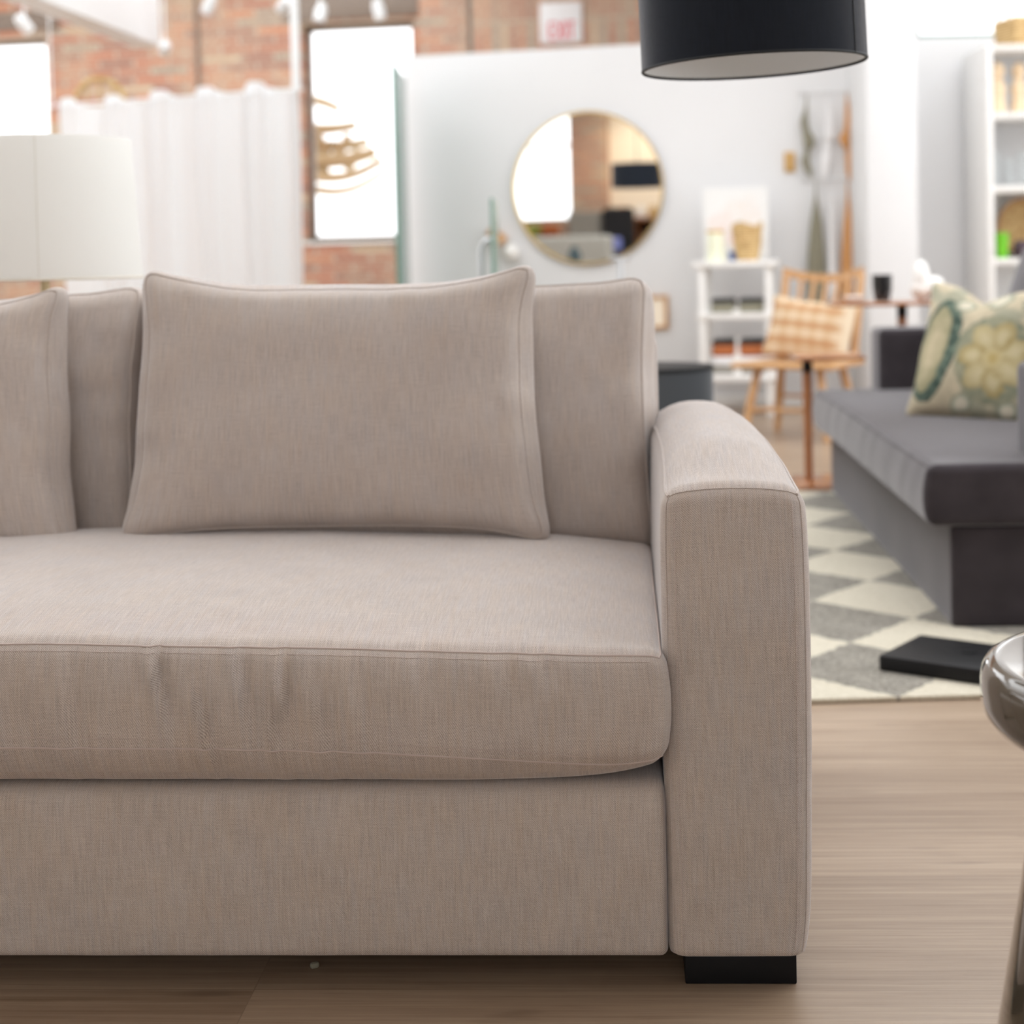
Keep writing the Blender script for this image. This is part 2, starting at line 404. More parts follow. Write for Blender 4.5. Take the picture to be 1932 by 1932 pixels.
class Soft:
    """a rounded upholstered block: rounded(p) rounds a point of the box surface, fn bends it"""
    def __init__(s, hx, hy, hz, r, fn=None, rx=None, rlow=None):
        s.h = (hx, hy, hz); s.r = r; s.fn = fn; s.rx = rx or r; s.rlow = rlow or r
    def at(s, p):
        R_ = (s.rx, s.r, s.rlow if p[2] < 0 else s.r)
        q = Vector([min(max(p[i], -(s.h[i]-R_[i])), s.h[i]-R_[i]) for i in range(3)])
        d = Vector([(p[i]-q[i])/R_[i] for i in range(3)])
        if d.length > 1e-9:
            d.normalize(); q = q+Vector([d[i]*R_[i] for i in range(3)])
        return s.fn(q) if s.fn else q
    def mesh(s, name, seg=0.014, colf=None):
        me = bpy.data.meshes.new(name); verts, faces, uvs, cols, idx = [], [], [], [], {}
        cs = [coords1(s.h[i], s.r, seg) for i in range(3)]
        def vid(p):
            k = (round(p[0], 6), round(p[1], 6), round(p[2], 6))
            if k not in idx:
                idx[k] = len(verts); verts.append(s.at(p))
                cols.append(colf(p) if colf else None)
            return idx[k]
        for ax in range(3):
            a, b = [(1, 2), (0, 2), (0, 1)][ax]
            for sg in (-1, 1):
                flip = (sg > 0) != (ax == 1)
                for i in range(len(cs[a])-1):
                    for j in range(len(cs[b])-1):
                        q, uvq = [], []
                        for (ii, jj) in ((i, j), (i+1, j), (i+1, j+1), (i, j+1)):
                            p = [0, 0, 0]; p[ax] = sg*s.h[ax]; p[a] = cs[a][ii]; p[b] = cs[b][jj]
                            q.append(vid(p)); uvq.append((cs[a][ii]+ax*3.1, cs[b][jj]+sg*1.7))
                        if not flip: q.reverse(); uvq.reverse()
                        faces.append(q); uvs.extend(uvq)
        me.from_pydata([tuple(v) for v in verts], [], faces)
        ul = me.uv_layers.new(name='UVMap')
        for i, c in enumerate(uvs): ul.data[i].uv = c
        if colf:
            ca = me.color_attributes.new('Col', 'FLOAT_COLOR', 'POINT')
            for i, c in enumerate(cols): ca.data[i].color = (c[0], c[1], c[2], 1)
        me.validate(); me.update()
        return me
    def rim(s, y, n=46):
        """outline of the box in x,z at depth y, following fn"""
        hx, _, hz = s.h; pts = []
        for (a, b) in (((-hx, -hz), (hx, -hz)), ((hx, -hz), (hx, hz)), ((hx, hz), (-hx, hz)), ((-hx, hz), (-hx, -hz))):
            for i in range(n):
                k = 0.5-0.5*cos(pi*i/n); k = 0.5*k+0.5*i/n
                pts.append(s.at((a[0]+(b[0]-a[0])*k, y, a[1]+(b[1]-a[1])*k)))
        return pts
    def line(s, a, b, n=80):
        a, b = Vector(a), Vector(b)
        return [s.at(tuple(a+(b-a)*(i/n))) for i in range(n+1)]

def sstep(a, b, x):
    t = min(max((x-a)/(b-a), 0), 1); return t*t*(3-2*t)
def nz(x, y=0.0, z=0.0): return noise.noise(Vector((x, y, z)))

# ------------------------------------------------------------------ the setting
def structure(o, label, cat): return tag(o, label, cat, kind='structure')
structure(box('floor', -9, 6, -5, 15.5, -0.06, 0.0, M['floor'], bev=0), 'light greyish oak plank floor of the showroom', 'floor')
bm = bmesh.new()   # ceiling; openings added above the frame to brighten the room below
for a in ((-9, 6, -5, 2.1), (-0.6, 2.1, 7.6, 13.5), (2.1, 6, 9.3, 13.5), (-9, 6, 13.5, 15.5), (-9, -5.0, 2.1, 7.6), (5.4, 6, 2.1, 9.3), (-9, -6.0, 7.6, 13.5), (-6.0, -0.6, 7.6, 8.4)): add_box(bm, a[0], a[1], a[2], a[3], 3.9, 4.0)
structure(bm_obj('ceiling', bm, M['ceil'], smooth=False), 'white showroom ceiling with openings added above the frame to brighten the room', 'ceiling')

def holed(name, m, s0, s1, z0, z1, holes, thick, loc, rz):
    """upright wall slab along local x (front face at y = 0) with rectangular openings"""
    bm = bmesh.new()
    xs = sorted({s0, s1, *[h[0] for h in holes], *[h[1] for h in holes]}); zs = sorted({z0, z1, *[h[2] for h in holes], *[h[3] for h in holes]})
    for xa, xb in zip(xs, xs[1:]):
        run = None
        for za, zb in zip(zs, zs[1:]):
            mx_, mz_ = (xa+xb)/2, (za+zb)/2
            hole = any(h[0] < mx_ < h[1] and h[2] < mz_ < h[3] for h in holes)
            if hole:
                if run: add_box(bm, xa, xb, 0, thick, run[0], run[1]); run = None
            else: run = (run[0], zb) if run else (za, zb)
        if run: add_box(bm, xa, xb, 0, thick, run[0], run[1])
    o = bm_obj(name, bm, m, None, loc, (0, 0, rz), smooth=False); return o

BR = radians(-9.6)
BW = Vector((-1.652, 14.0, 0))
wb = structure(holed('wall_back', M['brick'], -6.6, 4.2, 0, 3.9, [(-0.43, 0.585, 1.12, 3.03), (-4.35, -2.83, 1.12, 3.03)], 0.34, BW, BR),
               'old red brick wall with cream patches at the back of the showroom', 'wall')
def on_brick(s, off, z):  # a point of the brick wall, off in front of it
    return BW + Vector((cos(BR), sin(BR), 0))*s + Vector((sin(BR), -cos(BR), 0))*off + Vector((0, 0, z))
def window(name, s0, s1, z0, z1, label):
    t_ = thing(name, label, 'window', on_brick(0, 0, 0), BR, kind='structure')
    bm = bmesh.new(); w = 0.05
    for a in ((s0, s0+w, z0, z1), (s1-w, s1, z0, z1), (s0+w, s1-w, z0, z0+w), (s0+w, s1-w, z1-w, z1)): add_box(bm, a[0], a[1], 0.14, 0.20, a[2], a[3], 0.006)
    bm_obj('window_frame', bm, M['darkwood'], t_)
    box('window_sill', s0-0.02, s1+0.02, -0.02, 0.14, z0-0.03, z0, M['lacquer'], t_)
    return t_
window('window_1', -0.43, 0.585, 1.12, 3.03, 'tall bright window beside the white partition with a tree outside')
window('window_2', -4.35, -2.83, 1.12, 3.03, 'bright blown-out window at the far left above the ivory lamp')
for nm, s0, s1, z0, z1, lb in (('trim_1', -0.56, 0.66, 3.06, 3.28, 'weathered brown timber lintel over the window by the partition'),
                               ('trim_2', -4.45, -2.70, 3.10, 3.26, 'weathered brown timber lintel over the far left window')):
    o = box(nm, s0, s1, -0.03, 0.05, z0, z1, M['darkwood'], None, 0.006, loc=on_brick(0, 0, 0), rot=(0, 0, BR)); structure(o, lb, 'beam')
o = box('trim_3', -1.40, -1.372, -0.03, 0.0, 0, 3.9, M['darkwood'], None, 0.004, loc=BW, rot=(0, 0, BR)); structure(o, 'thin brown vertical joint strip on the brick wall left of the window', 'trim')
o = box('trim_4', 1.085, 1.125, -0.04, 0.0, 0, 3.9, M['darkwood'], None, 0.004, loc=BW, rot=(0, 0, BR)); structure(o, 'brown vertical joint strip on the brick wall right of the window', 'trim')
o = box('wall_lintel', 1.125, 2.9, -0.05, 0.0, 2.55, 3.6, M['soldier'], None, 0, loc=BW, rot=(0, 0, BR), smooth=False); structure(o, 'course of upright bricks on the back wall behind the exit sign', 'wall')
o = box('wall_pilaster', 0.66, 1.085, -0.06, 0.0, 0, 3.9, M['brickw'], None, 0, loc=BW, rot=(0, 0, BR), smooth=False); structure(o, 'orange and cream brick pier right of the tall window', 'wall')

# exit sign
t_ = thing('exit_sign', 'white square exit sign with pale red letters on the brick wall above the partition', 'sign', on_brick(1.90, 0.05, 2.93), BR)
box('sign_board', -0.182, 0.182, -0.03, 0.0, -0.175, 0.175, M['sign'], t_, 0.012)
bm = bmesh.new()
def bar(x0, z0, x1, z1, w=0.016):
    d = Vector((x1-x0, 0, z1-z0)); L = d.length; a = math.atan2(d.z, d.x)
    add_box(bm, -w/2, L+w/2, -0.034, -0.0295, -w/2, w/2, 0, mtx=Matrix.Translation((x0, 0, z0)) @ Matrix.Rotation(-a, 4, 'Y'))
zb, zt = -0.135, 0.0
bar(-0.10, zb, -0.10, zt); bar(-0.10, zt, -0.055, zt); bar(-0.10, (zb+zt)/2, -0.065, (zb+zt)/2); bar(-0.10, zb, -0.055, zb)
bar(-0.035, zb, 0.02, zt); bar(-0.035, zt, 0.02, zb); bar(0.045, zb, 0.045, zt); bar(0.068, zt, 0.115, zt); bar(0.0915, zb, 0.0915, zt)
bm_obj('lettering', bm, M['red'], t_, smooth=False)

# partition wall with the round mirror
PA = radians(-13.5)
PW = Vector((1.38, 9.65, 0))
def on_part(s, off, z): return PW + Vector((cos(PA), sin(PA), 0))*s + Vector((sin(PA), -cos(PA), 0))*off + Vector((0, 0, z))
o = box('wall_partition', -2.29, 0.52, 0, 0.12, 0, 2.235, M['white'], None, 0.003, loc=PW, rot=(0, 0, PA)); structure(o, 'white free-standing partition wall holding the round mirror', 'wall')
o = box('baseboard_partition', -2.29, 0.50, -0.015, 0.0, 0, 0.07, M['lacquer'], None, 0.003, loc=PW, rot=(0, 0, PA)); structure(o, 'low white baseboard along the white partition', 'baseboard')
o = box('wall_column', 1.85, 2.135, 9.0, 9.55, 0, 3.9, M['white'], None, 0.004); structure(o, 'square white column between the hanging towels and the white bookcase', 'column')
o = holed('wall_right_back', M['white'], 0, 3.9, 0, 3.9, [(0.12, 3.3, 2.19, 3.6)], 0.15, (2.135, 9.47, 0), 0); structure(o, 'white wall with a high strip window behind the bookcase', 'wall')
o = holed('wall_right', M['white'], -5, 15.5, 0, 3.9, [(-0.5, 9.3, 0.5, 3.75)], 0.1, (5.7, 0, 0), radians(90)); structure(o, 'white side wall with a wide window beyond the grey sofa', 'wall')
o = holed('wall_left', M['white'], -4.0, 15.5, 0, 3.9, [(3.0, 14.2, 0.5, 3.7)], 0.1, (-8.9, 0, 0), radians(90)); structure(o, 'white wall added out of frame at left to cut side light, opening kept for the curtain', 'wall')  # unseen wall added to limit light from the left
bm = bmesh.new(); add_box(bm, 2.255, 2.28, 9.52, 9.56, 2.19, 3.6); add_box(bm, 2.255, 5.435, 9.52, 9.56, 2.19, 2.215)
o = bm_obj('window_3', bm, M['glassgreen'], smooth=False); structure(o, 'thin green-edged frame of the high strip window above the bookcase', 'window')
# ceiling-hung bulkhead running towards the camera
bw = radians(-5.2)
o = box('trim_5', -0.22, 0.0, -9.0, 0, 0, 1.32, M['bulk'], None, 0.01, loc=(-2.82, 12.0, 2.58), rot=(0, 0, bw)); structure(o, 'white boxed-in bulkhead running under the ceiling at upper left', 'beam')

# ------------------------------------------------------------------ the large sofa
SA = radians(-2.9)
sofa = thing('sofa', 'large mushroom-beige tweed sofa with loose back cushions filling the foreground', 'sofa', (0.32, 1.978, 0), SA)
IN_R, IN_L = -0.176, -1.98          # inner faces of the arms

def arm_fn(L):
    def fn(q):
        a = q.x/0.0885; b = (q.y+L/2)/L; c = q.z/0.2985   # b: 0 front .. 1 back
        ca = max(0.0, 1-abs(a)**2.4)
        w = max(0.0, c)**3
        up = 0.010*ca + 0.035*ca*sstep(0.0, 0.22, b)*(1-0.25*sstep(0.7, 1.0, b))
        # the corners droop a little towards the back
        dz = w*(up-0.012*sstep(0.5, 1.0, b))
        sx = 0.008*(1-c**8)*(1 if a > 0 else -0.4)*abs(a)**3 + w*0.006*a*sin(pi*min(b, 1))
        fr = -0.006*max(0, -(q.y/(L/2)))**6*(1-a*a)*(1-c*c)
        # slight taper towards the foot on the outer side
        tap = -0.006*max(0, -c)**2*max(0, a)
        sx += (0.012*max(0, c)**2*sin(pi*min(1.0, b*1.05)) if a < 0 else 0)*abs(a)
        wr = 0.0012*nz(q.y*6, q.z*7, q.x*5)
        return Vector((q.x+sx+tap+wr, q.y+fr+wr, q.z+dz))
    return fn
ARM_L = 1.0
def make_arm(cx, name):
    sb = Soft(0.0885, ARM_L/2, 0.2985, 0.023, arm_fn(ARM_L), rlow=0.007)
    me = sb.mesh(name, 0.016)
    o = link(name, me, M['sofa'], sofa, (cx, ARM_L/2, 0.3435))
    L = ARM_L/2
    bm = bmesh.new()
    for sx in (-1, 1):
        x = sx*0.0885
        add_tube(bm, sb.line((x, -L, -0.29), (x, -L, 0.2985)), 0.0010, 6)
        add_tube(bm, sb.line((x, -L, 0.2985), (x, L, 0.2985)), 0.0026, 6)
    add_tube(bm, sb.line((-0.0885, -L, 0.2985), (0.0885, -L, 0.2985), 30), 0.0010, 6)
    bm_obj('piping', bm, M['sofa'], o)
    # rows of top-stitching beside the seams of the front panel
    for x, r in ((-0.0715, 0), (0.0715, 0)):
        n = 128; bm = bmesh.new()
        for i in range(n):
            z0 = -0.285+0.565*i/n
            p = sb.at((x, -L, z0)); q = sb.at((x, -L, z0+0.0030))
            add_tube(bm, [p+Vector((0, -0.0002, 0)), q+Vector((0, -0.0002, 0))], 0.00075, 5)
        bm_obj('stitching', bm, M['thread'], o)
    return o
make_arm(-0.0875, 'arm'); make_arm(-2.0685, 'arm')

# rail below the seat
def rail_fn(q):
    c = q.z/0.1135; w = max(0, -q.y/0.25)
    return Vector((q.x, q.y-0.006*w**4*(1-c*c)+0.0012*nz(q.x*4, q.z*9), q.z+0.0008*nz(q.x*9, 3.3)*(1 if c < 0 else 0)))
sb = Soft((IN_R-IN_L)/2-0.002, 0.25, 0.1135, 0.026, rail_fn, rx=0.010, rlow=0.007)
rail = link('front_rail', sb.mesh('front_rail', 0.03), M['sofa'], sofa, ((IN_R+IN_L)/2, 0.252, 0.1585))
box('deck', IN_L+0.005, IN_R-0.005, 0.3, 0.98, 0.05, 0.262, M['blackcloth'], sofa, 0.01)

# back frame
def back_fn(q): return Vector((q.x, q.y+0.02*(q.z/0.375), q.z+0.006*nz(q.x*3, q.y*3)))
sb = Soft((2.0-0.158)/2, 0.065, 0.375, 0.035, back_fn)
link('back_frame', sb.mesh('back_frame', 0.03), M['sofa'], sofa, (-(2.0+0.158)/2, 0.955, 0.43))

# seat cushion: one long bench cushion
SEAT_HX, SEAT_HY, SEAT_HZ = (IN_R-IN_L)/2-0.001, 0.412, 0.0665
SEAT_C = Vector(((IN_R+IN_L)/2, 0.382, 0.3745))
def crease(x, z, x0, w, slant, z0, z1):
    """a soft vertical pleat"""
    t = (x-x0-slant*z)/w
    return -2*t*exp(-t*t*1.0)*exp(-((z-z0)/z1)**2)
CRE = [(0.27, .009, -.22, .015, .045, 1.1), (0.315, .008, -.30, -.020, .035, .8), (0.375, .011, -.20, .01, .045, .7), (0.425, .010, -.12, .01, .040, 1.0), (0.40, .009, -.35, -.025, .03, .7),
       (0.465, .011, -.25, -.02, .035, .7), (0.52, .014, -.2, -.01, .04, .5), (-0.13, .012, -.02, .01, .05, 1.0), (-0.165, .014, .03, .02, .04, .7), (-0.04, .014, -.04, .01, .04, .6),
       (0.15, .016, -.05, -.01, .05, .45), (0.60, .018, -.1, .02, .04, .4), (0.70, .016, -.05, .03, .03, .45), (0.745, .013, .0, .04, .02, .5), (-0.30, .02, -.05, 0, .05, .6), (-0.36, .016, -.02, 0, .05, .5)]
def seat_fn(q):
    a, b, c = q.x/SEAT_HX, q.y/SEAT_HY, q.z/SEAT_HZ
    A = 1-abs(a)**7
    bt = 1-abs(b)**6 if b > 0 else 1-abs(b)**3.0
    up = max(0, c)**2*0.029*A*bt + 0.026*(1-a*a)
    dn = -max(0, -c)**2*(0.034+0.019*(1-a*a))*(1-abs(a)**14)*(1-max(0, b)**6)
    fr = max(0, -b)**5
    y = q.y - fr*0.013*(1-c*c)*(1-abs(a)**10)
    y += fr*0.016*max(0.0, (-c-0.68)/0.32)*(1-abs(a)**14)
    if b < -0.9:
        for (x0, w, sl, z0, z1, k) in CRE: y -= 0.0125*k*crease(q.x, q.z, x0, w, sl, z0, z1)
        y += fr*0.0022*nz(q.x*13, q.z*6, 2.0)*(1-c*c)
    side = abs(a)**9*(0.008*(1-c*c))*(1 if a > 0 else -1)*max(0.0, 1-max(0, b+0.6)*1.2)
    up += max(0, c)**2*0.003*nz(q.x*4.3, q.y*5.1, 7)
    pinch = 0.005*max(0, c)*sstep(0.86, 1.0, abs(a))*fr
    xr = q.x+side
    return Vector((xr, y, q.z+up+dn+pinch+0.0016*nz(q.x*6, 5.0)*fr*(0.6 if c > 0 else 1)))
sb = Soft(SEAT_HX, SEAT_HY, SEAT_HZ, 0.020, seat_fn)
seat = link('seat_cushion', sb.mesh('seat_cushion', 0.0085), M['sofa'], sofa, SEAT_C)
bm = bmesh.new()
def low(x): return -0.044-0.0205*abs(x/SEAT_HX)**5       # the lower seam sits above the belly of the cushion
add_tube(bm, sb.line((-SEAT_HX, -SEAT_HY, SEAT_HZ), (SEAT_HX, -SEAT_HY, SEAT_HZ), 300), 0.0013, 6)
add_tube(bm, [sb.at((-SEAT_HX+2*SEAT_HX*i/300, -SEAT_HY, low(-SEAT_HX+2*SEAT_HX*i/300))) for i in range(301)], 0.0014, 6)
for z in (SEAT_HZ, -SEAT_HZ):
    for sx in (-1, 1): add_tube(bm, sb.line((sx*SEAT_HX, -SEAT_HY, z), (sx*SEAT_HX, SEAT_HY, z), 60), 0.0013, 6)
bm_obj('piping', bm, M['thread'], seat)  # paler colour paints the highlight along the seat seams
n = 460
for top in (True, False):
    bm = bmesh.new()
    for i in range(n):
        x0 = -0.35+(SEAT_HX-0.02+0.35)*i/n
        zz = SEAT_HZ-0.0115 if top else low(x0)+0.007
        p = sb.at((x0, -SEAT_HY, zz)); q = sb.at((x0+0.0017, -SEAT_HY, zz))
        d = Vector((0, -0.0002, 0)); add_tube(bm, [p+d, q+d], 0.0006, 4)
    bm_obj('stitching', bm, M['thread'], seat)

# back cushions
def cushion_fn(hx, hy, hz, bf, bb, ear, seed, wr=0.003, grow=0.02, sag=0.0, taper=0.0):
    def fn(q):
        a, b, c = q.x/hx, q.y/hy, q.z/hz
        g = (1-abs(a)**3.2)*(1-abs(c)**3.2)
        y = q.y
        if b < 0: y -= bf*g*min(1, -b)
        else: y += bb*g*min(1, b)
        e = abs(a)**6*abs(c)**6
        y *= 1-0.35*e
        k = 1+grow*sstep(-0.6, 0.5, b)*(1-e)
        x = q.x*(1-0.018*(1-c*c))*k + ear*e*(1 if a > 0 else -1)
        z = q.z*(1-0.022*(1-a*a))*k + ear*e*(1 if c > 0 else -1)
        z -= sag*max(0, c)**3*(1-a*a); x *= 1-taper*c
        rim = max(abs(a), abs(c))**6
        y += wr*(nz(q.x*7+seed, q.z*7, seed) + 0.8*rim*nz(q.x*16+seed, q.z*16, seed+4))
        # gathers that run in from the seam
        if abs(c) > 0.55: y += wr*1.5*((abs(c)-0.55)/0.45)*nz(q.x*24+seed*3, q.z*3, 1.0)*(1 if b < 0 else 0.4)
        if abs(a) > 0.75: y += wr*1.1*((abs(a)-0.75)/0.25)*nz(q.z*20+seed*2, q.x*3, 9.0)*(1 if b < 0 else 0.4)
        z += 0.006*nz(q.x*8+seed, 1.7, seed)*max(0, c)**3
        x += 0.006*nz(q.z*9+seed, 4.7, seed)*abs(a)**3
        return Vector((x, y, z))
    return fn
def cushion(name, hx, hy, hz, r, fn, m, parent, loc, rot, seg=0.011, pipe=True, pr=0.0022, ypipe=0.78):
    sb = Soft(hx, hy, hz, r, fn)
    o = link(name, sb.mesh(name, seg), m, parent, loc, rot)
    if pipe:
        bm = bmesh.new()
        for sg in (-1, 1): add_tube(bm, sb.rim(sg*hy*ypipe), pr, 6, True)
        bm_obj('piping', bm, m, o)
    return o
BX, BZ = 0.4475, 0.235
for cx, seed, nm in ((-0.627, 3.1, 'back_cushion'), (-1.535, 8.4, 'back_cushion')):
    cushion(nm, BX, 0.07, BZ, 0.036, cushion_fn(BX, 0.07, BZ, 0.030, 0.02, 0.009, seed, 0.004, 0.045, 0.008), M['sofa'], sofa,
            (cx+0.004, 0.835, 0.657), (radians(-10), radians(-0.5), 0))

# throw pillows resting on the sofa: things of their own
PX, PZ = 0.327, 0.213
def throw_pillow(lx, ly, lz, rot, label, seed):
    p = sofa.matrix_basis  # (not evaluated yet: build the matrix by hand)
    Mx = Matrix.Translation((0.32, 1.978, 0)) @ Matrix.Rotation(SA, 4, 'Z')
    o = cushion('throw_pillow', PX, 0.036, PZ, 0.030, cushion_fn(PX, 0.036, PZ, 0.038, 0.038, 0.034, seed, 0.0048, 0.065, 0.014, 0.034), M['sofa'], None,
                Mx @ Vector((lx, ly, lz)), (rot[0], rot[1], rot[2]+SA), 0.009, True, 0.0019, 0.62)
    return tag(o, label, 'pillow', 'mushroom throw pillows on the sofa')
throw_pillow(-0.709, 0.672, 0.699, (radians(-11), radians(0.4), radians(0.5)), 'mushroom-beige lumbar throw pillow at the middle of the sofa, seen whole', 2.2)
throw_pillow(-1.514, 0.655, 0.678, (radians(-10), radians(0.0), radians(3)), 'mushroom-beige throw pillow cut by the left edge of the photo', 6.7)

# legs
for x0, y0 in ((-0.157, 0.03), (-0.157, 0.85), (-2.141, 0.03), (-2.141, 0.85)):
    bm = bmesh.new(); add_box(bm, x0, x0+0.143, y0, y0+0.11, 0.0, 0.048, 0.002)
    bm_obj('leg', bm, M['black'], sofa)

tag(box('wood_chip', -0.006, 0.006, -0.004, 0.004, 0, 0.008, M['olive'], None, 0.003, loc=(-0.323, 2.087, 0.0), rot=(0, 0, 0.5)), 'tiny pale scrap lying on the floor in the shadow under the sofa', 'scrap')

# ------------------------------------------------------------------ ivory lamp behind the sofa
t_ = thing('floor_lamp', 'floor lamp with an ivory linen drum shade on a brass pole behind the sofa', 'lamp', (-1.062, 3.40, 0))
bm = bmesh.new(); add_lathe(bm, [(0.203, 0.916), (0.187, 1.211), (0.1845, 1.211), (0.2005, 0.916), (0.203, 0.916)], 72); bmesh.ops.recalc_face_normals(bm, faces=bm.faces)
sh = bm_obj('lamp_shade', bm, M['shadelinen'], t_)
tube('trim', [(0.203*cos(a), 0.203*sin(a), 0.917) for a in [2*pi*i/72 for i in range(72)]], 0.003, M['linentrim'], sh, 6, True)
sm = radians(-76); tube('seam', [(0.2035*cos(sm), 0.2035*sin(sm), 0.918), (0.1875*cos(sm), 0.1875*sin(sm), 1.210)], 0.0006, M['linentrim'], sh, 6)
tube('pole', [(0, 0, 0.02), (0, 0, 0.955)], 0.010, M['brass'], t_, 16)
lathe('base', [(0, 0), (0.13, 0), (0.13, 0.015), (0.02, 0.028), (0, 0.028)], M['brass'], t_)
bm = bmesh.new()
for k in range(3): add_tube(bm, [(0, 0, 0.95), (0.200*cos(k*2*pi/3), 0.200*sin(k*2*pi/3), 0.925)], 0.002, 6)
bm_obj('spider', bm, M['brass'], t_)

# ------------------------------------------------------------------ black pendant in front
t_ = thing('pendant_lamp', 'black drum pendant lamp with white lining hanging at the top, close to the camera', 'lamp', (0.355, 2.62, 1.245), rot=(0, radians(-1.9), 0))
R = 0.1835; bm = bmesh.new()
add_lathe(bm, [(R, 0), (R-0.001, 0.30)], 96); shd = bm_obj('lamp_shade', bm, M['shade'], t_)
uvm = shd.data.uv_layers.new(name='UVMap')
for l in shd.data.loops:
    v = shd.data.vertices[l.vertex_index].co; uvm.data[l.index].uv = (math.atan2(v.y, v.x)*R, v.z)
bm = bmesh.new(); add_lathe(bm, [(R-0.003, 0.001), (R-0.004, 0.298), (0.0, 0.299)], 96); bmesh.ops.reverse_faces(bm, faces=bm.faces); bm_obj('shade_lining', bm, M['shade_in'], shd)
bm = bmesh.new()
for z in (0.001, 0.299): tube('trim', [((R-0.0015)*cos(2*pi*i/96), (R-0.0015)*sin(2*pi*i/96), z) for i in range(96)], 0.0026, M['seamdark'], shd, 8, True)
sa = radians(-38); tube('seam', [((R+0.0003)*cos(sa), (R+0.0003)*sin(sa), 0.0), ((R-0.0007)*cos(sa), (R-0.0007)*sin(sa), 0.30)], 0.0013, M['seamdark'], shd, 6)
tube('cord', [(0, 0, 0.298), (-0.03, 0, 1.2), (-0.085, 0, 2.66)], 0.004, M['black'], t_, 8)
lathe('canopy', [(0, 0), (0.06, 0), (0.06, 0.03), (0, 0.03)], M['black'], t_, loc=(-0.085, 0, 2.625))

# ------------------------------------------------------------------ glazed side table, bottom right
t_ = thing('pedestal_table', 'glossy taupe glazed pedestal side table cut by the lower right edge', 'side table', (0.672, 1.63, 0))
lathe('table_top', [(0, 0.504), (0.196, 0.504), (0.202, 0.5045), (0.208, 0.5035), (0.2145, 0.499), (0.2185, 0.492), (0.2205, 0.482), (0.2205, 0.462), (0.2175, 0.449), (0.209, 0.437), (0.192, 0.425), (0.170, 0.416), (0, 0.416)], M['pewter'], t_, 128, sharp=60)
prof = []
for i in range(41):
    z = 0.417*(1-i/40); q = (0.417-z)/0.417
    r = 0.160+0.012*exp(-14*q)+0.064*q**1.15
    prof.append((r, z))
lathe('pedestal', [(0, 0.417)]+prof+[(0, 0)], M['pewter'], t_, 128, sharp=60)

# ------------------------------------------------------------------ rug, lamp base
o = box('area_rug', -0.1, 2.7, 0.0, 2.85, 0.0, 0.012, M['rug'], None, 0.005, loc=(0.0, 3.255, 0.0), rot=(0, 0, radians(1.5)))
tag(o, 'cream rug with a grey diamond pattern under the grey sofa', 'rug')
t_ = thing('standing_lamp', 'heavy black square stone base of a standing lamp on the patterned rug', 'lamp base', (0.940, 3.458, 0.0125), radians(-36.5))
box('base', -0.185, 0.185, -0.113, 0.113, 0.0, 0.034, M['slab'], t_, 0.004)
lathe('socket', [(0, 0.034), (0.018, 0.034), (0.018, 0.036), (0.012, 0.0365), (0, 0.0355)], M['black'], t_, 24, loc=(-0.03, 0.02, 0))
tube('pole', [(0.15, -0.02, 0.03), (0.155, -0.02, 1.2)], 0.011, M['black'], t_, 14)

# ------------------------------------------------------------------ grey velvet sofa
GA = radians(-2.9)
gs = thing('velvet_sofa', 'charcoal grey velvet sofa seen from its end, facing left on the rug', 'sofa', (0.985, 3.86, 0.012), GA)
GL = 2.25
def gbox(name, x0, x1, y0, y1, z0, z1, r, fn=None, seg=0.03):
    sb = Soft((x1-x0)/2, (y1-y0)/2, (z1-z0)/2, r, fn)
    return link(name, sb.mesh(name, seg), M['velvet'], gs, ((x0+x1)/2, (y0+y1)/2, (z0+z1)/2)), sb
gbox('base', 0.0, 0.95, 0, GL, 0.0, 0.248, 0.012)
def gseat(q):
    c = q.z/0.076; a = q.x/0.46; b = q.y/1.16
    up = max(0, c)*0.012*(1-abs(a)**4)*(1-abs(b)**8)
    fx = -max(0, -a)**5*0.012*(1-c*c)
    pl = -max(0, -a)**8*0.0022*nz(q.y*9+0.8*q.z*10, q.z*3, 5.5)
    return Vector((q.x+fx+pl, q.y, q.z+up-0.010*sstep(0.3, 1.0, b)))
o, sb = gbox('seat_cushion', -0.055, 0.865, -0.02, GL+0.05, 0.250, 0.402, 0.022, gseat, 0.02)
tube('piping', sb.line((-0.46, -1.16, 0.076), (-0.46, 1.16, 0.076), 100), 0.003, M['velvet'], o, 6)
gbox('arm', 0.205, 0.95, 0.002, 0.19, 0.246, 0.638, 0.022)
gbox('arm', 0.165, 0.95, GL-0.16, GL+0.06, 0.246, 0.632, 0.024)
gbox('back_frame', 0.80, 0.98, 0.02, GL+0.02, 0.20, 0.74, 0.03)
for k, (y0, y1) in enumerate(((0.20, 1.14), (1.15, GL-0.17))):
    hz = 0.255; hy = (y1-y0)/2
    sb = Soft(0.075, hy, hz, 0.04, lambda q: Vector((q.x-0.035*(1-(q.y/0.48)**4 if abs(q.y) < 0.48 else 0)*(1-(q.z/0.26)**2 if abs(q.z) < .26 else 0), q.y, q.z)))
    link('back_cushion', sb.mesh('back_cushion', 0.03), M['velvet'], gs, (0.70, (y0+y1)/2, 0.675), (0, radians(16), 0))

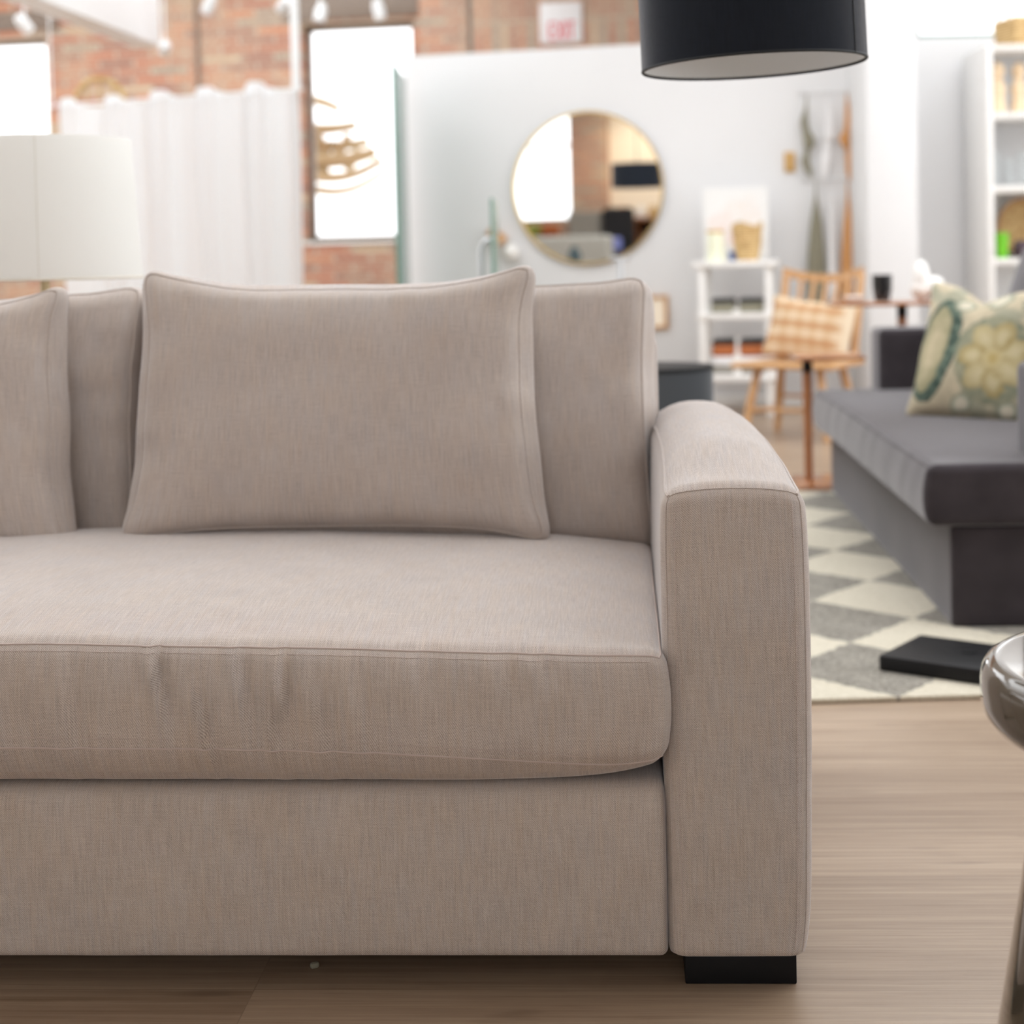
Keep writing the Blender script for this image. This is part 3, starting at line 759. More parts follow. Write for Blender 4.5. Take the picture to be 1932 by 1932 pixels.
# floral pillow on the grey sofa
PH = 0.215
def flower(p):
    u, v = p[0]/PH, p[2]/PH
    n1 = nz(u*3.1, v*3.1, 1.2); n2 = nz(u*9, v*9, 4.1)
    def mixc(a, b, k): return tuple(a[i]*(1-k)+b[i]*k for i in range(3))
    def S_(*c): return srgb(*c)[:3]
    c = mixc(S_(214, 200, 172), S_(196, 184, 158), 0.5+0.8*n2)
    c = mixc(c, S_(160, 164, 144), sstep(0.05, 0.3, n1)*0.7)
    def ell(cx, cy, rx, ry, ang): # signed: <1 inside
        dx, dy = u-cx+0.03*n2, v-cy+0.03*n1; ca, sa_ = cos(ang), sin(ang)
        return sqrt(((dx*ca+dy*sa_)/rx)**2+((-dx*sa_+dy*ca)/ry)**2)
    # a long leaf with a teal border on the left
    e = ell(-0.62, -0.05, 0.36, 0.80, -0.15)
    if e < 1: c = mixc(S_(62, 80, 72), S_(108, 124, 110), 0.5+1.2*n2)
    e = ell(-0.68, -0.05, 0.24, 0.66, -0.15)
    if e < 1: c = mixc(S_(204, 190, 158), S_(170, 164, 130), sstep(0.2, 1.0, e)+0.5*n2)
    # the big gold blossom
    e = ell(0.32, -0.15, 0.58, 0.66, 0.2)
    if e < 1: c = mixc(S_(168, 166, 140), S_(142, 146, 124), 0.5+1.3*n2)
    for k in range(7):
        a = k*2*pi/7+0.4
        e = ell(0.32+0.30*cos(a), -0.15+0.34*sin(a), 0.23, 0.17, a)
        if e < 1: c = mixc(S_(214, 200, 160), S_(172, 152, 96), sstep(0.15, 1.0, e)*(0.8 if k % 2 else 0.45)+0.4*max(0, n2))
    e = ell(0.32, -0.15, 0.13, 0.14, 0)
    if e < 1: c = mixc(S_(186, 162, 96), S_(210, 194, 150), e)
    for (cx, cy) in ((-0.30, 0.72), (0.22, 0.78), (0.72, 0.72), (-0.10, -0.82), (0.60, -0.86)):
        e = ell(cx, cy, 0.18, 0.13, 0.5)
        if e < 1: c = mixc(S_(226, 218, 196), S_(140, 148, 128), sstep(0.4, 1.0, e))
    if u > 0.86: c = S_(186, 172, 160)
    c = tuple(x*0.80 for x in c)
    if p[1] > 0.01: c = S_(224, 214, 196)
    return c
def chop_fn(q):
    base = cushion_fn(PH, 0.03, PH, 0.060, 0.045, 0.020, 5.5, 0.005, 0.0)
    v = base(q); a, c = q.x/PH, q.z/PH
    v.z -= 0.050*max(0, c)**2*exp(-((a+0.12)/0.34)**2)
    return v
sb = Soft(PH, 0.03, PH, 0.028, chop_fn)
fp = link('floral_pillow', sb.mesh('floral_pillow', 0.0055, flower), M['floral'], None, (1.352, 4.85, 0.612), (radians(-20), radians(3), radians(-42)))
tag(fp, 'square pillow with a teal leaf and gold flower print leaning on the grey sofa', 'pillow')

# ------------------------------------------------------------------ spindle-back chair with plaid pillow
t_ = thing('spindle_chair', 'honey oak spindle-back lounge chair in front of the hanging towels', 'chair', (1.30, 8.05, 0), radians(-32.7))
def chair_seat(q): return Vector((q.x*(1+0.10*max(0, -q.y/0.25)), q.y, q.z-0.010*(1-(q.x/0.27)**2)*(1-(q.y/0.25)**2)*(1 if q.z > 0 else 0)))
sb = Soft(0.255, 0.24, 0.016, 0.012, chair_seat); link('seat', sb.mesh('seat', 0.03), M['oakl'], t_, (0, 0.0, 0.372))
for sx, sy in ((-1, -1), (1, -1), (-1, 1), (1, 1)):
    tube('leg', [(sx*0.225, sy*0.205, 0.0), (sx*0.195, sy*0.175, 0.19), (sx*0.165, sy*0.14, 0.362)], [0.017, 0.023, 0.021], M['oakl'], t_, 12)
tube('stretcher', [(-0.202, -0.183, 0.15), (0.202, -0.183, 0.15)], 0.010, M['oakl'], t_, 10)
tube('stretcher', [(-0.202, 0.183, 0.19), (0.202, 0.183, 0.19)], 0.010, M['oakl'], t_, 10)
for sx in (-1, 1): tube('stretcher', [(sx*0.205, -0.185, 0.13), (sx*0.205, 0.185, 0.13)], 0.010, M['oakl'], t_, 10)
def rail_pt(k): return Vector((k*0.215, 0.315+0.055*(1-k*k), 0.832-0.036*(1-k*k)))
bm = bmesh.new()
for i in range(24):
    a, b = rail_pt(-1.04+2.08*i/24), rail_pt(-1.04+2.08*(i+1)/24)
    vs = []
    for p in (a, b): vs.append([bm.verts.new(p+Vector((0, dy, dz))) for dy, dz in ((-0.010, -0.022), (0.010, -0.022), (0.012, 0.022), (-0.008, 0.022))])
    for j in range(4): bm.faces.new((vs[0][j], vs[0][(j+1) % 4], vs[1][(j+1) % 4], vs[1][j]))
    if i == 0: bm.faces.new(vs[0][::-1])
    if i == 23: bm.faces.new(vs[1])
bmesh.ops.remove_doubles(bm, verts=bm.verts, dist=1e-5); bmesh.ops.recalc_face_normals(bm, faces=bm.faces)
bm_obj('top_rail', bm, M['oakl'], t_)
for sx in (-1, 1):
    p = rail_pt(sx*0.98); tube('back_post', [(sx*0.20, 0.205, 0.375), (sx*0.208, 0.26, 0.60), p-Vector((0, 0, 0.01))], [0.024, 0.022, 0.019], M['oakl'], t_, 12)
for k in (-0.62, -0.31, 0, 0.31, 0.62):
    p = rail_pt(k); tube('spindle', [(k*0.20, 0.215, 0.38), ((k*0.2+p.x)/2, 0.27, 0.60), p], [0.011, 0.014, 0.011], M['oakl'], t_, 10)
LX, LZ = 0.225, 0.155
def plaidc(p):
    u, v = p[0], p[2]
    def S_(*c): return srgb(*c)[:3]
    base = S_(214, 186, 152); tan_ = S_(192, 148, 108); pale = S_(228, 210, 184)
    a = 0.5+0.5*sin(v*2*pi/0.088+0.6); b = 0.5+0.5*sin(u*2*pi/0.085+1.2+2*nz(u*4, v*4, 3))
    k = sstep(0.35, 0.7, a)
    c = tuple(base[i]*(1-k)+tan_[i]*k for i in range(3))
    k2 = sstep(0.55, 0.85, b)*(1-k)*0.7; c = tuple(c[i]*(1-k2)+pale[i]*k2 for i in range(3))
    k3 = 0.3*sstep(0.5, 0.9, b)*k; c = tuple(c[i]*(1-k3)+base[i]*k3 for i in range(3))
    k4 = sstep(0.75, 0.9, u/LX); c = tuple(c[i]*(1-k4)+pale[i]*k4 for i in range(3))
    return c
sb = Soft(LX, 0.022, LZ, 0.02, cushion_fn(LX, 0.022, LZ, 0.045, 0.035, 0.012, 9.1, 0.003, 0.0))
pp = link('plaid_pillow', sb.mesh('plaid_pillow', 0.009, plaidc), M['plaid'], None, (1.365, 8.135, 0.535), (radians(-17), radians(6), radians(-32.7)))
tag(pp, 'tan and cream woven plaid lumbar pillow on the spindle-back chair', 'pillow')

# ------------------------------------------------------------------ pole tables behind the grey sofa
def pole_table(loc, label, x0, x1, y0, y1, h, rz, bx):
    t_ = thing('pole_table', label, 'side table', loc, rz, 'cherry-wood pole tables behind the grey sofa')
    sb = Soft((x1-x0)/2, (y1-y0)/2, 0.008, 0.006); tp = link('table_top', sb.mesh('table_top', 0.04), M['walnut'], t_, ((x0+x1)/2, (y0+y1)/2, h-0.010))
    box('collar', -0.019, 0.019, -0.019, 0.019, h-0.075, h-0.018, M['black'], t_, 0.003)
    tube('pole', [(0, 0, 0.02), (0, 0, h-0.07)], [0.017, 0.021], M['walnut'], t_, 16)
    box('brace', 0.015, 0.18, -0.012, 0.012, h-0.215, h-0.185, M['walnut'], t_, 0.004)
    box('base', bx[0], bx[1], bx[2], bx[3], 0.0, 0.024, M['walnut'], t_, 0.005)
    return t_
pole_table((1.055, 6.36, 0), 'lower cherry-wood pole table at the far end of the grey sofa', -0.055, 0.215, -0.13, 0.13, 0.527, radians(-3), (-0.06, 0.24, -0.20, 0.16))
pole_table((1.533, 6.78, 0), 'taller cherry-wood pole table holding the black cup behind the grey sofa', -0.31, 0.20, -0.16, 0.16, 0.722, radians(-3), (-0.15, 0.2, -0.17, 0.17))
lathe_cup = thing('black_cup', 'black glazed tumbler on the taller pole table', 'cup', (1.441, 6.74, 0.722))
lathe('cup_body', [(0, 0), (0.028, 0), (0.033, 0.004), (0.041, 0.05), (0.043, 0.112), (0.040, 0.112), (0.037, 0.05), (0.030, 0.008), (0, 0.007)], M['blackcer'], lathe_cup)
t_ = thing('ceramic_sculpture', 'white two-lobed ceramic sculpture on the taller pole table', 'sculpture', (1.648, 6.79, 0.722), radians(-10))
bm = bmesh.new()
def blob(cx, cy, cz, rx, ry, rz):
    r = bmesh.ops.create_uvsphere(bm, u_segments=24, v_segments=16, radius=1.0)
    bmesh.ops.transform(bm, matrix=Matrix.Translation((cx, cy, cz)) @ Matrix.Diagonal((rx, ry, rz, 1)), verts=r['verts'])
blob(-0.028, 0, 0.085, 0.036, 0.036, 0.086); blob(-0.030, 0, 0.045, 0.044, 0.040, 0.045); blob(0.030, -0.005, 0.050, 0.042, 0.038, 0.050)
o = bm_obj('body', bm, M['cer'], t_, sharp=None)
rm = o.modifiers.new('merge', 'REMESH'); rm.mode = 'VOXEL'; rm.voxel_size = 0.005; rm.use_smooth_shade = True
sm_ = o.modifiers.new('smooth', 'SMOOTH'); sm_.iterations = 8
tag(lathe('trinket_dish', [(0, 0), (0.03, 0), (0.045, 0.022), (0.043, 0.024), (0.028, 0.005), (0, 0.005)], M['cer'], None, loc=(1.325, 6.75, 0.722)), 'small white dish at the left end of the taller pole table', 'dish')

# ------------------------------------------------------------------ white shelf stand by the partition
t_ = thing('shelf_stand', 'white open three-tier shelf stand against the white partition', 'shelf', (0.885, 9.13, 0), PA+radians(2))
for x in (0.012, 0.392):
    for y in (0.0, 0.36): box('post', x, x+0.038, y, y+0.038, 0.0, 0.86, M['lacquer'], t_, 0.003)
box('shelf_board', -0.02, 0.462, -0.02, 0.42, 0.858, 0.893, M['lacquer'], t_, 0.004)
for z in (0.560, 0.205): box('shelf_board', 0.0, 0.442, -0.01, 0.41, z, z+0.036, M['lacquer'], t_, 0.004)
SHM = Matrix.Translation((0.885, 9.13, 0)) @ Matrix.Rotation(PA+radians(2), 4, 'Z')
def onsh(x, y, z): return SHM @ Vector((x, y, z))
# folded towels
def towel(x, y, z, w, d, h, m, label, grp):
    hx, hy, hz = w/2, d/2, h/2
    sb = Soft(hx, hy, hz, min(hz*0.95, 0.014), lambda q: Vector((q.x+0.003*nz(q.z*40, q.y*9, x*9), q.y+0.003*nz(q.x*20, q.z*30, z*9), q.z+0.003*nz(q.x*14, q.y*9, z*7+x))))
    o = link('folded_towel', sb.mesh('folded_towel', 0.02), m, None, onsh(x, y, z+hz), (0, 0, PA+radians(2)))
    return tag(o, label, 'towel', grp)
for sx, side in ((0.145, 'left'), (0.305, 'right')):
    z = 0.596
    towel(sx, 0.14, z, 0.135, 0.2, 0.055, M['olive'], 'folded olive towel at the bottom of the %s pile on the middle shelf' % side, 'folded towels on the shelf stand')
    towel(sx, 0.14, z+0.056, 0.135, 0.2, 0.026, M['blackcloth'], 'folded black towel on top of the %s pile on the middle shelf' % side, 'folded towels on the shelf stand')
    z = 0.241
    for h, m, nm in ((0.052, M['greycloth'], 'stone grey'), (0.050, M['whitecloth'], 'white'), (0.066, M['rust'], 'rust'), (0.030, M['blackcloth'], 'black')):
        towel(sx, 0.14, z, 0.135, 0.2, h, m, 'folded %s towel in the %s pile on the lowest shelf' % (nm, side), 'folded towels on the shelf stand'); z += h+0.001
tag(lathe('white_bottle', [(0, 0), (0.018, 0), (0.022, 0.02), (0.020, 0.10), (0.008, 0.15), (0.009, 0.215), (0, 0.216)], M['cer'], None, 24, onsh(0.225, 0.05, 0.241)), 'slim white bottle between the towel piles on the lowest shelf', 'bottle')
tag(lathe('white_bowl', [(0, 0), (0.016, 0), (0.022, 0.022), (0.020, 0.022), (0.014, 0.004), (0, 0.004)], M['cer'], None, 24, onsh(0.225, 0.03, 0.596)), 'tiny white bowl between the towel piles on the middle shelf', 'bowl')
v_ = thing('ceramic_vase', 'pale cream cylinder vase with a gold rim on the white shelf stand', 'vase', onsh(0.105, 0.10, 0.893))
lathe('vase_body', [(0, 0), (0.050, 0), (0.052, 0.004), (0.046, 0.17), (0.043, 0.17), (0.046, 0.01), (0, 0.01)], pmat('celadon_glaze', srgb(236, 238, 214), 0.3), v_)
tube('rim', [(0.0445*cos(2*pi*i/40), 0.0445*sin(2*pi*i/40), 0.173) for i in range(40)], 0.008, pmat('ochre_rim', srgb(206, 160, 70), 0.5), v_, 8, True)
b_ = thing('seagrass_basket', 'round seagrass basket with rumpled top on the white shelf stand', 'basket', onsh(0.287, 0.14, 0.893))
bm = bmesh.new(); add_lathe(bm, [(0, 0), (0.058, 0), (0.066, 0.02), (0.082, 0.11), (0.080, 0.14), (0.086, 0.19), (0.084, 0.215), (0.078, 0.20), (0.072, 0.13), (0.058, 0.02), (0, 0.01)], 40)
for v in bm.verts:
    k = sstep(0.08, 0.2, v.co.z); a = math.atan2(v.co.y, v.co.x)
    v.co.x += k*0.008*sin(5*a+1); v.co.y += k*0.008*cos(4*a); v.co.z += k*0.012*sin(3*a+2)
bmesh.ops.recalc_face_normals(bm, faces=bm.faces); bm_obj('basket_body', bm, M['wicker'], b_)
bm = bmesh.new()
for a0 in (0.6, 3.6): tube('handle', [(0.082*cos(a0+i*0.12), 0.082*sin(a0+i*0.12)-0.006*sin(pi*i/8), 0.17-0.085*sin(pi*i/8)) for i in range(9)], 0.006, M['wicker'], b_, 8)
tag(lathe('blue_cup', [(0, 0), (0.018, 0), (0.024, 0.055), (0.022, 0.055), (0.016, 0.005), (0, 0.005)], M['blue'], None, 24, onsh(0.198, 0.16, 0.893)), 'small blue cup between the vase and the basket', 'cup')
# painted canvas leaning above the shelf
hx, hz = 0.19, 0.215
def artc(p):
    u, v = p[0]/hx, p[2]/hz
    c = Vector((0.80, 0.80, 0.79)); n = nz(u*2, v*2, 3.3); n2 = nz(u*7, v*7, 8)
    for cx, cy, r, col in ((-0.35, -0.15, 0.55, (0.82, 0.62, 0.56)), (0.35, 0.25, 0.60, (0.80, 0.70, 0.64)), (0.15, -0.5, 0.35, (0.84, 0.55, 0.50))):
        d = sqrt((u-cx)**2+(v-cy)**2)+0.25*n
        k = (1-sstep(0.55*r, r, d))*(0.30+0.5*max(0, n2+0.2)); c = c.lerp(Vector(col), min(1, k))
    return c
sb = Soft(hx, 0.012, hz, 0.004); cv = link('painted_canvas', sb.mesh('painted_canvas', 0.012, artc), M['art'], None, onsh(0.205, 0.345, 0.893+hz+0.002), (radians(-5), 0, PA+radians(2)))
tag(cv, 'white canvas with faint pink blossoms standing at the back of the shelf stand', 'painting')

# ------------------------------------------------------------------ on the partition: mirror, frames, rails, towels
mc_ = on_part(-1.11, 0.0, 1.362)
t_ = thing('round_mirror', 'large round wall mirror in a thin gold frame on the white partition', 'mirror', mc_, PA)
lathe('frame', [(0.462, 0.0), (0.476, 0.0), (0.476, 0.034), (0.466, 0.034), (0.466, 0.012), (0.462, 0.012), (0.462, 0.0)], M['gold'], t_, 128, rot=(radians(90), 0, 0))
lathe('mirror_glass', [(0, 0.004), (0.465, 0.004), (0.465, 0.012), (0, 0.012)], M['mirror'], t_, 128, rot=(radians(90), 0, 0))
def frame_obj(name, label, s, z, w, h, m, inner, border=0.02):
    t_ = thing(name, label, 'picture frame', on_part(s, 0.0, z), PA)
    bm = bmesh.new()
    for a in ((-w/2, -w/2+border, -h/2, h/2), (w/2-border, w/2, -h/2, h/2), (-w/2+border, w/2-border, -h/2, -h/2+border), (-w/2+border, w/2-border, h/2-border, h/2)):
        add_box(bm, a[0], a[1], -0.03, 0, a[2], a[3], 0.002)
    bm_obj('frame', bm, m, t_)
    box('picture', -w/2+border, w/2-border, -0.018, -0.004, -h/2+border, h/2-border, inner, t_, 0)
frame_obj('framed_picture', 'small pale wooden picture frame on the partition just right of the sofa back', -0.725, 0.585, 0.21, 0.21, M['oakl'], M['cream'], 0.022)
tag(box('wooden_plaque', -0.032, 0.032, -0.022, 0.0, -0.06, 0.06, pmat('ochre_wood', srgb(198, 158, 98), 0.6), None, 0.004, loc=on_part(0.135, 0, 1.48), rot=(0, 0, PA)), 'small tan wooden plaque on the wall left of the hanging towels', 'plaque')
def peg_rail(z, label, pegs):
    t_ = thing('peg_rail', label, 'rail', on_part(0.205, 0.0, z), PA, 'towel rails on the white wall')
    tube('rod', [(0, -0.035, 0), (0.30, -0.035, 0)], 0.004, M['spot'], t_, 10)
    for x in (0.01, 0.29): tube('bracket', [(x, 0, 0), (x, -0.035, 0)], 0.006, M['steel'], t_, 10)
    for x in pegs: tube('hook', [(x, -0.035, 0.002), (x, -0.045, -0.02), (x, -0.052, -0.012)], 0.0025, M['steel'], t_, 8)
peg_rail(1.895, 'upper thin white rail with hooks holding knotted towels', (0.04, 0.16, 0.275))
peg_rail(1.375, 'lower thin white rail with hooks holding spread towels', (0.085, 0.17, 0.272))
def hanging(name, label, m, s, secs, folds=7):
    """cloth hung by a corner: sections are (dx, z, half width, half depth)"""
    bm = bmesh.new(); n = 48; rings = []
    fine = []
    for (a, b) in zip(secs, secs[1:]):
        for i in range(6):
            k = i/6; fine.append(tuple(a[j]*(1-k)+b[j]*k for j in range(4)))
    fine.append(secs[-1])
    for (dx, z, w, d) in fine:
        ring = []
        for i in range(n):
            a = 2*pi*i/n; pl = 1+0.22*sin(folds*a+z*9)
            ring.append(bm.verts.new((dx+w*cos(a), -0.05+d*sin(a)*pl, z)))
        rings.append(ring)
    for A, B in zip(rings, rings[1:]):
        for i in range(n): bm.faces.new((A[i], A[(i+1) % n], B[(i+1) % n], B[i]))
    bm.faces.new(rings[0]); bm.faces.new(rings[-1][::-1]); bmesh.ops.recalc_face_normals(bm, faces=bm.faces)
    o = bm_obj(name, bm, m, None, on_part(s, 0, 0), (0, 0, PA), True, 60)
    return tag(o, label, 'towel', 'towels hanging on the white wall')
hanging('hanging_towel', 'olive towel knotted in the middle on the upper rail', M['olive'], 0.245, [(0, 1.875, .003, .003), (-.004, 1.80, .008, .006), (-.018, 1.72, .022, .015), (-.008, 1.66, .022, .016), (.010, 1.615, .034, .026), (.012, 1.575, .034, .026), (0, 1.545, .014, .012), (-.014, 1.48, .026, .014), (.004, 1.42, .022, .012), (.022, 1.375, .003, .003)])
hanging('hanging_towel', 'white towel knotted in the middle on the upper rail', M['whitecloth'], 0.365, [(0, 1.875, .003, .003), (.002, 1.80, .010, .008), (.008, 1.72, .022, .016), (.012, 1.62, .032, .026), (.0, 1.58, .015, .012), (-.012, 1.50, .034, .018), (-.02, 1.42, .028, .014), (-.022, 1.34, .003, .003)])
hanging('hanging_towel', 'tan towel knotted in the middle on the upper rail', M['tan'], 0.480, [(0, 1.875, .003, .003), (.002, 1.81, .010, .008), (.010, 1.73, .022, .015), (-.002, 1.65, .020, .015), (-.018, 1.61, .034, .026), (-.010, 1.57, .026, .020), (.004, 1.54, .014, .012), (.010, 1.47, .022, .014), (.008, 1.40, .020, .012), (.018, 1.345, .004, .004)])
hanging('hanging_towel', 'olive towel spread to a wide triangle on the lower rail', M['olive'], 0.290, [(0, 1.36, .003, .003), (0, 1.26, .008, .008), (.0, 1.10, .036, .022), (-.004, 0.90, .052, .028), (-.006, 0.70, .058, .030), (-.006, 0.62, .058, .030)], 5)
hanging('hanging_towel', 'white towel spread to a wide triangle on the lower rail', M['whitecloth'], 0.380, [(0, 1.36, .003, .003), (0, 1.20, .014, .010), (0, 1.0, .022, .016), (0, 0.80, .029, .020), (0, 0.64, .031, .022)], 5)
hanging('hanging_towel', 'tan towel spread to a wide triangle on the lower rail', M['tan'], 0.476, [(0, 1.36, .003, .003), (0.002, 1.26, .008, .008), (.0, 1.10, .026, .016), (-.004, 0.90, .040, .022), (-.004, 0.70, .046, .024), (-.004, 0.60, .048, .024)], 5)

# wall lamp and odd stand beside the mirror
t_ = thing('wall_lamp', 'small wall lamp with a wooden cone and white globe left of the round mirror', 'lamp', on_part(-1.70, 0.0, 1.0), PA)
lathe('wooden_cone', [(0, 0), (0.055, 0), (0.03, 0.12), (0, 0.12)], M['oakl'], t_, 32, (0.04, -0.05, 0.03), (radians(10), radians(-40), 0))
lathe('globe', [(0.052*sin(pi*i/16), -0.052*cos(pi*i/16)) for i in range(17)], M['cer'], t_, 32, (0.105, -0.07, -0.025), sharp=None)
t_ = thing('display_stand', 'slim grey metal stand with a short crossbar below the round mirror', 'stand', (0.394, 8.0, 0))
tube('pole', [(0, 0, 0.01), (0, 0, 0.93)], 0.013, M['steel'], t_, 14)
tube('crossbar', [(-0.05, 0, 0.925), (0.05, 0, 0.925)], 0.009, M['steel'], t_, 12)
lathe('base', [(0, 0), (0.12, 0), (0.12, 0.012), (0, 0.014)], M['steel'], t_)

# glass panels
tag(box('glass_sheet', -0.846, -0.826, 9.25, 10.02, 0.0, 2.08, M['glassgreen'], None, 0.002), 'tall green-edged glass sheet seen edge-on at the left end of the partition', 'glass sheet')
t_ = thing('glass_screen', 'low green-edged glass screen with a bent steel tube, seen edge-on before the partition', 'glass screen', (-0.203, 7.0, 0))
box('pane', -0.006, 0.006, -0.35, 0.35, 0.03, 1.19, M['glassgreen'], t_, 0.001)
pts = [(-0.062, 0, 0.0), (-0.062, 0, 0.96)]+[(-0.062+0.055*(1-cos(a)), 0, 0.975+0.050*sin(a)) for a in [pi/2*i/8 for i in range(9)]]
tube('tube_leg', pts, 0.011, M['steel'], t_, 14)
box('foot', -0.09, 0.09, -0.30, 0.30, 0.0, 0.03, M['steel'], t_, 0.003)

# dark drum behind the sofa
t_ = thing('drum_table', 'charcoal cloth-covered drum side table standing behind the sofa arm', 'side table', (0.352, 5.0, 0.0125))
lathe('body', [(0, 0), (0.180, 0), (0.180, 0.570), (0, 0.570)], M['grey'], t_, 96)
lathe('lid', [(0, 0.570), (0.180, 0.570), (0.180, 0.578), (0, 0.578)], M['black'], t_, 96)  # black put on the top to offset light from the ceiling openings
tube('trim', [(0.180*cos(2*pi*i/80), 0.180*sin(2*pi*i/80), 0.571) for i in range(80)], 0.004, M['black'], t_, 8, True)

# ------------------------------------------------------------------ white bookcase on the right
t_ = thing('bookcase', 'tall white bookcase of open shelves cut by the right edge', 'bookcase', (2.513, 8.93, 0))
for x in (0.0, 1.07): box('side_panel', x, x+0.032, 0.0, 0.50, 0.0, 2.07, M['lacquer'], t_, 0.003)
box('back_panel', 0.032, 1.07, 0.47, 0.50, 0.0, 2.04, M['white'], t_, 0)
box('top_panel', 0.032, 1.07, 0.0, 0.47, 2.035, 2.07, M['lacquer'], t_, 0.003)
for z in (1.655, 1.245, 0.838, 0.43, 0.06): box('shelf_board', 0.032, 1.07, 0.0, 0.47, z, z+0.038, M['lacquer'], t_, 0.003)
BK = Vector((2.513, 8.93, 0))
mill_prof = [(0, 0), (0.046, 0), (0.048, 0.01), (0.044, 0.05), (0.038, 0.10), (0.045, 0.13), (0.044, 0.16), (0.026, 0.19), (0.024, 0.205), (0.036, 0.225), (0.040, 0.25), (0.034, 0.275), (0.016, 0.288), (0.012, 0.298), (0, 0.30)]
for i, (x, y, s, lb) in enumerate(((0.098, 0.14, 1.0, 'pale wooden pepper mill at the left end of the top shelf'), (0.222, 0.15, 0.99, 'second pale wooden pepper mill from the left on the top shelf'))):
    r_ = thing('pepper_mill', lb, 'pepper mill', BK+Vector((x, y, 1.693)), 0, 'wooden pepper mills on the bookcase')
    lathe('body', [(a*s, b*s) for a, b in mill_prof[:9]]+[(0, 0.205*s)], M['ply'], r_, 32)
    lathe('cap', [(0, 0.205*s)]+[(a*s, b*s) for a, b in mill_prof[8:]], M['ply'], r_, 32)
for i, (x, h) in enumerate(((0.085, 0.20), (0.165, 0.16), (0.245, 0.20))):
    o = lathe('drinking_glass', [(0, 0), (0.030, 0), (0.034, h), (0.0325, h), (0.029, 0.006), (0, 0.006)], M['glass'], None, 32, BK+Vector((x, 0.16, 1.283)))
    tag(o, ('clear drinking glass at the left end of the second shelf', 'short clear glass between two tall ones on the second shelf', 'third clear glass from the left on the second shelf')[i], 'glass', 'clear glasses on the bookcase')
r_ = thing('rattan_tray', 'round woven tray with a wooden rim standing on the third shelf', 'tray', BK+Vector((0.325, 0.37, 0.876+0.175)), 0, rot=(radians(90-10), 0, 0))
lathe('tray_base', [(0, 0), (0.165, 0), (0.165, 0.008), (0, 0.008)], M['wicker'], r_, 64)
tube('rim', [(0.167*cos(2*pi*i/64), 0.167*sin(2*pi*i/64), 0.012) for i in range(64)], 0.010, M['oakl'], r_, 10, True)
tag(lathe('green_tumbler', [(0, 0), (0.033, 0), (0.038, 0.145), (0.035, 0.145), (0.030, 0.006), (0, 0.006)], M['green'], None, 32, BK+Vector((0.108, 0.12, 0.876))), 'bright lime green tumbler on the third shelf of the bookcase', 'tumbler')
tag(lathe('plum_jar', [(0, 0), (0.042, 0), (0.050, 0.04), (0.046, 0.085), (0.034, 0.098), (0, 0.10)], M['plum'], None, 32, BK+Vector((0.215, 0.11, 0.876))), 'dark plum glass jar next to the green tumbler', 'jar')
r_ = thing('storage_basket', 'pale woven basket on top of the white bookcase', 'basket', BK+Vector((0.27, 0.20, 2.07)), 0.2)
sb = Soft(0.13, 0.13, 0.085, 0.03, lambda q: Vector((q.x*(1+0.7*q.z), q.y*(1+0.7*q.z), q.z)))
link('basket_body', sb.mesh('basket_body', 0.02), M['wicker'], r_, (0, 0, 0.085))
bm = bmesh.new()
for sx in (-1, 1): tube('handle', [(sx*0.13+0.0, -0.06*cos(a), 0.15+0.07*sin(a)) for a in [pi*i/10 for i in range(11)]], 0.008, M['ply'], r_, 8)

# ------------------------------------------------------------------ voile curtain on its rail
t_ = thing('voile_curtain', 'sheer white curtain with a wavy top hung across the back of the showroom', 'curtain', (-3.32, 10.91, 0), math.atan2(-0.70, 1.76))
CW = 1.945
bm = bmesh.new(); NX, NZ = 240, 44; grid = []
for i in range(NX+1):
    k = i/NX; x = k*CW; row = []
    sc = 0.5-0.5*cos(2*pi*(k*5.3+0.12)); ztop = 2.025+0.035*k+0.06*sc+0.012*nz(k*7)
    for j in range(NZ+1):
        q = j/NZ; z = 0.03+(ztop-0.03)*q
        w = 0.05*sin(2*pi*(k*5.3+0.2))*(0.75+0.5*(1-q))+0.028*sin(2*pi*(k*10.6+0.1)+1.2*sin(2*q))+0.012*sin(2*pi*k*23)*(1-0.6*q)+0.03*nz(k*9, q*2)
        row.append(bm.verts.new((x+0.006*sin(2*pi*k*10.6+1.3), w, z)))
    grid.append(row)
for i in range(NX):
    for j in range(NZ): bm.faces.new((grid[i][j], grid[i+1][j], grid[i+1][j+1], grid[i][j+1]))
bm_obj('cloth', bm, M['voile'], t_, sharp=None)
tube('rail', [(-0.02, 0.0, 2.045), (CW+0.02, 0.0, 2.045)], 0.008, M['spot'], t_, 10)
tube('hanger_post', [(CW-0.03, 0.0, 2.03), (CW-0.03, 0.0, 3.9)], 0.028, M['spot'], t_, 16)
tube('hanger_post', [(-0.0, 0.0, 2.03), (-0.0, 0.0, 3.9)], 0.006, M['spot'], t_, 10)

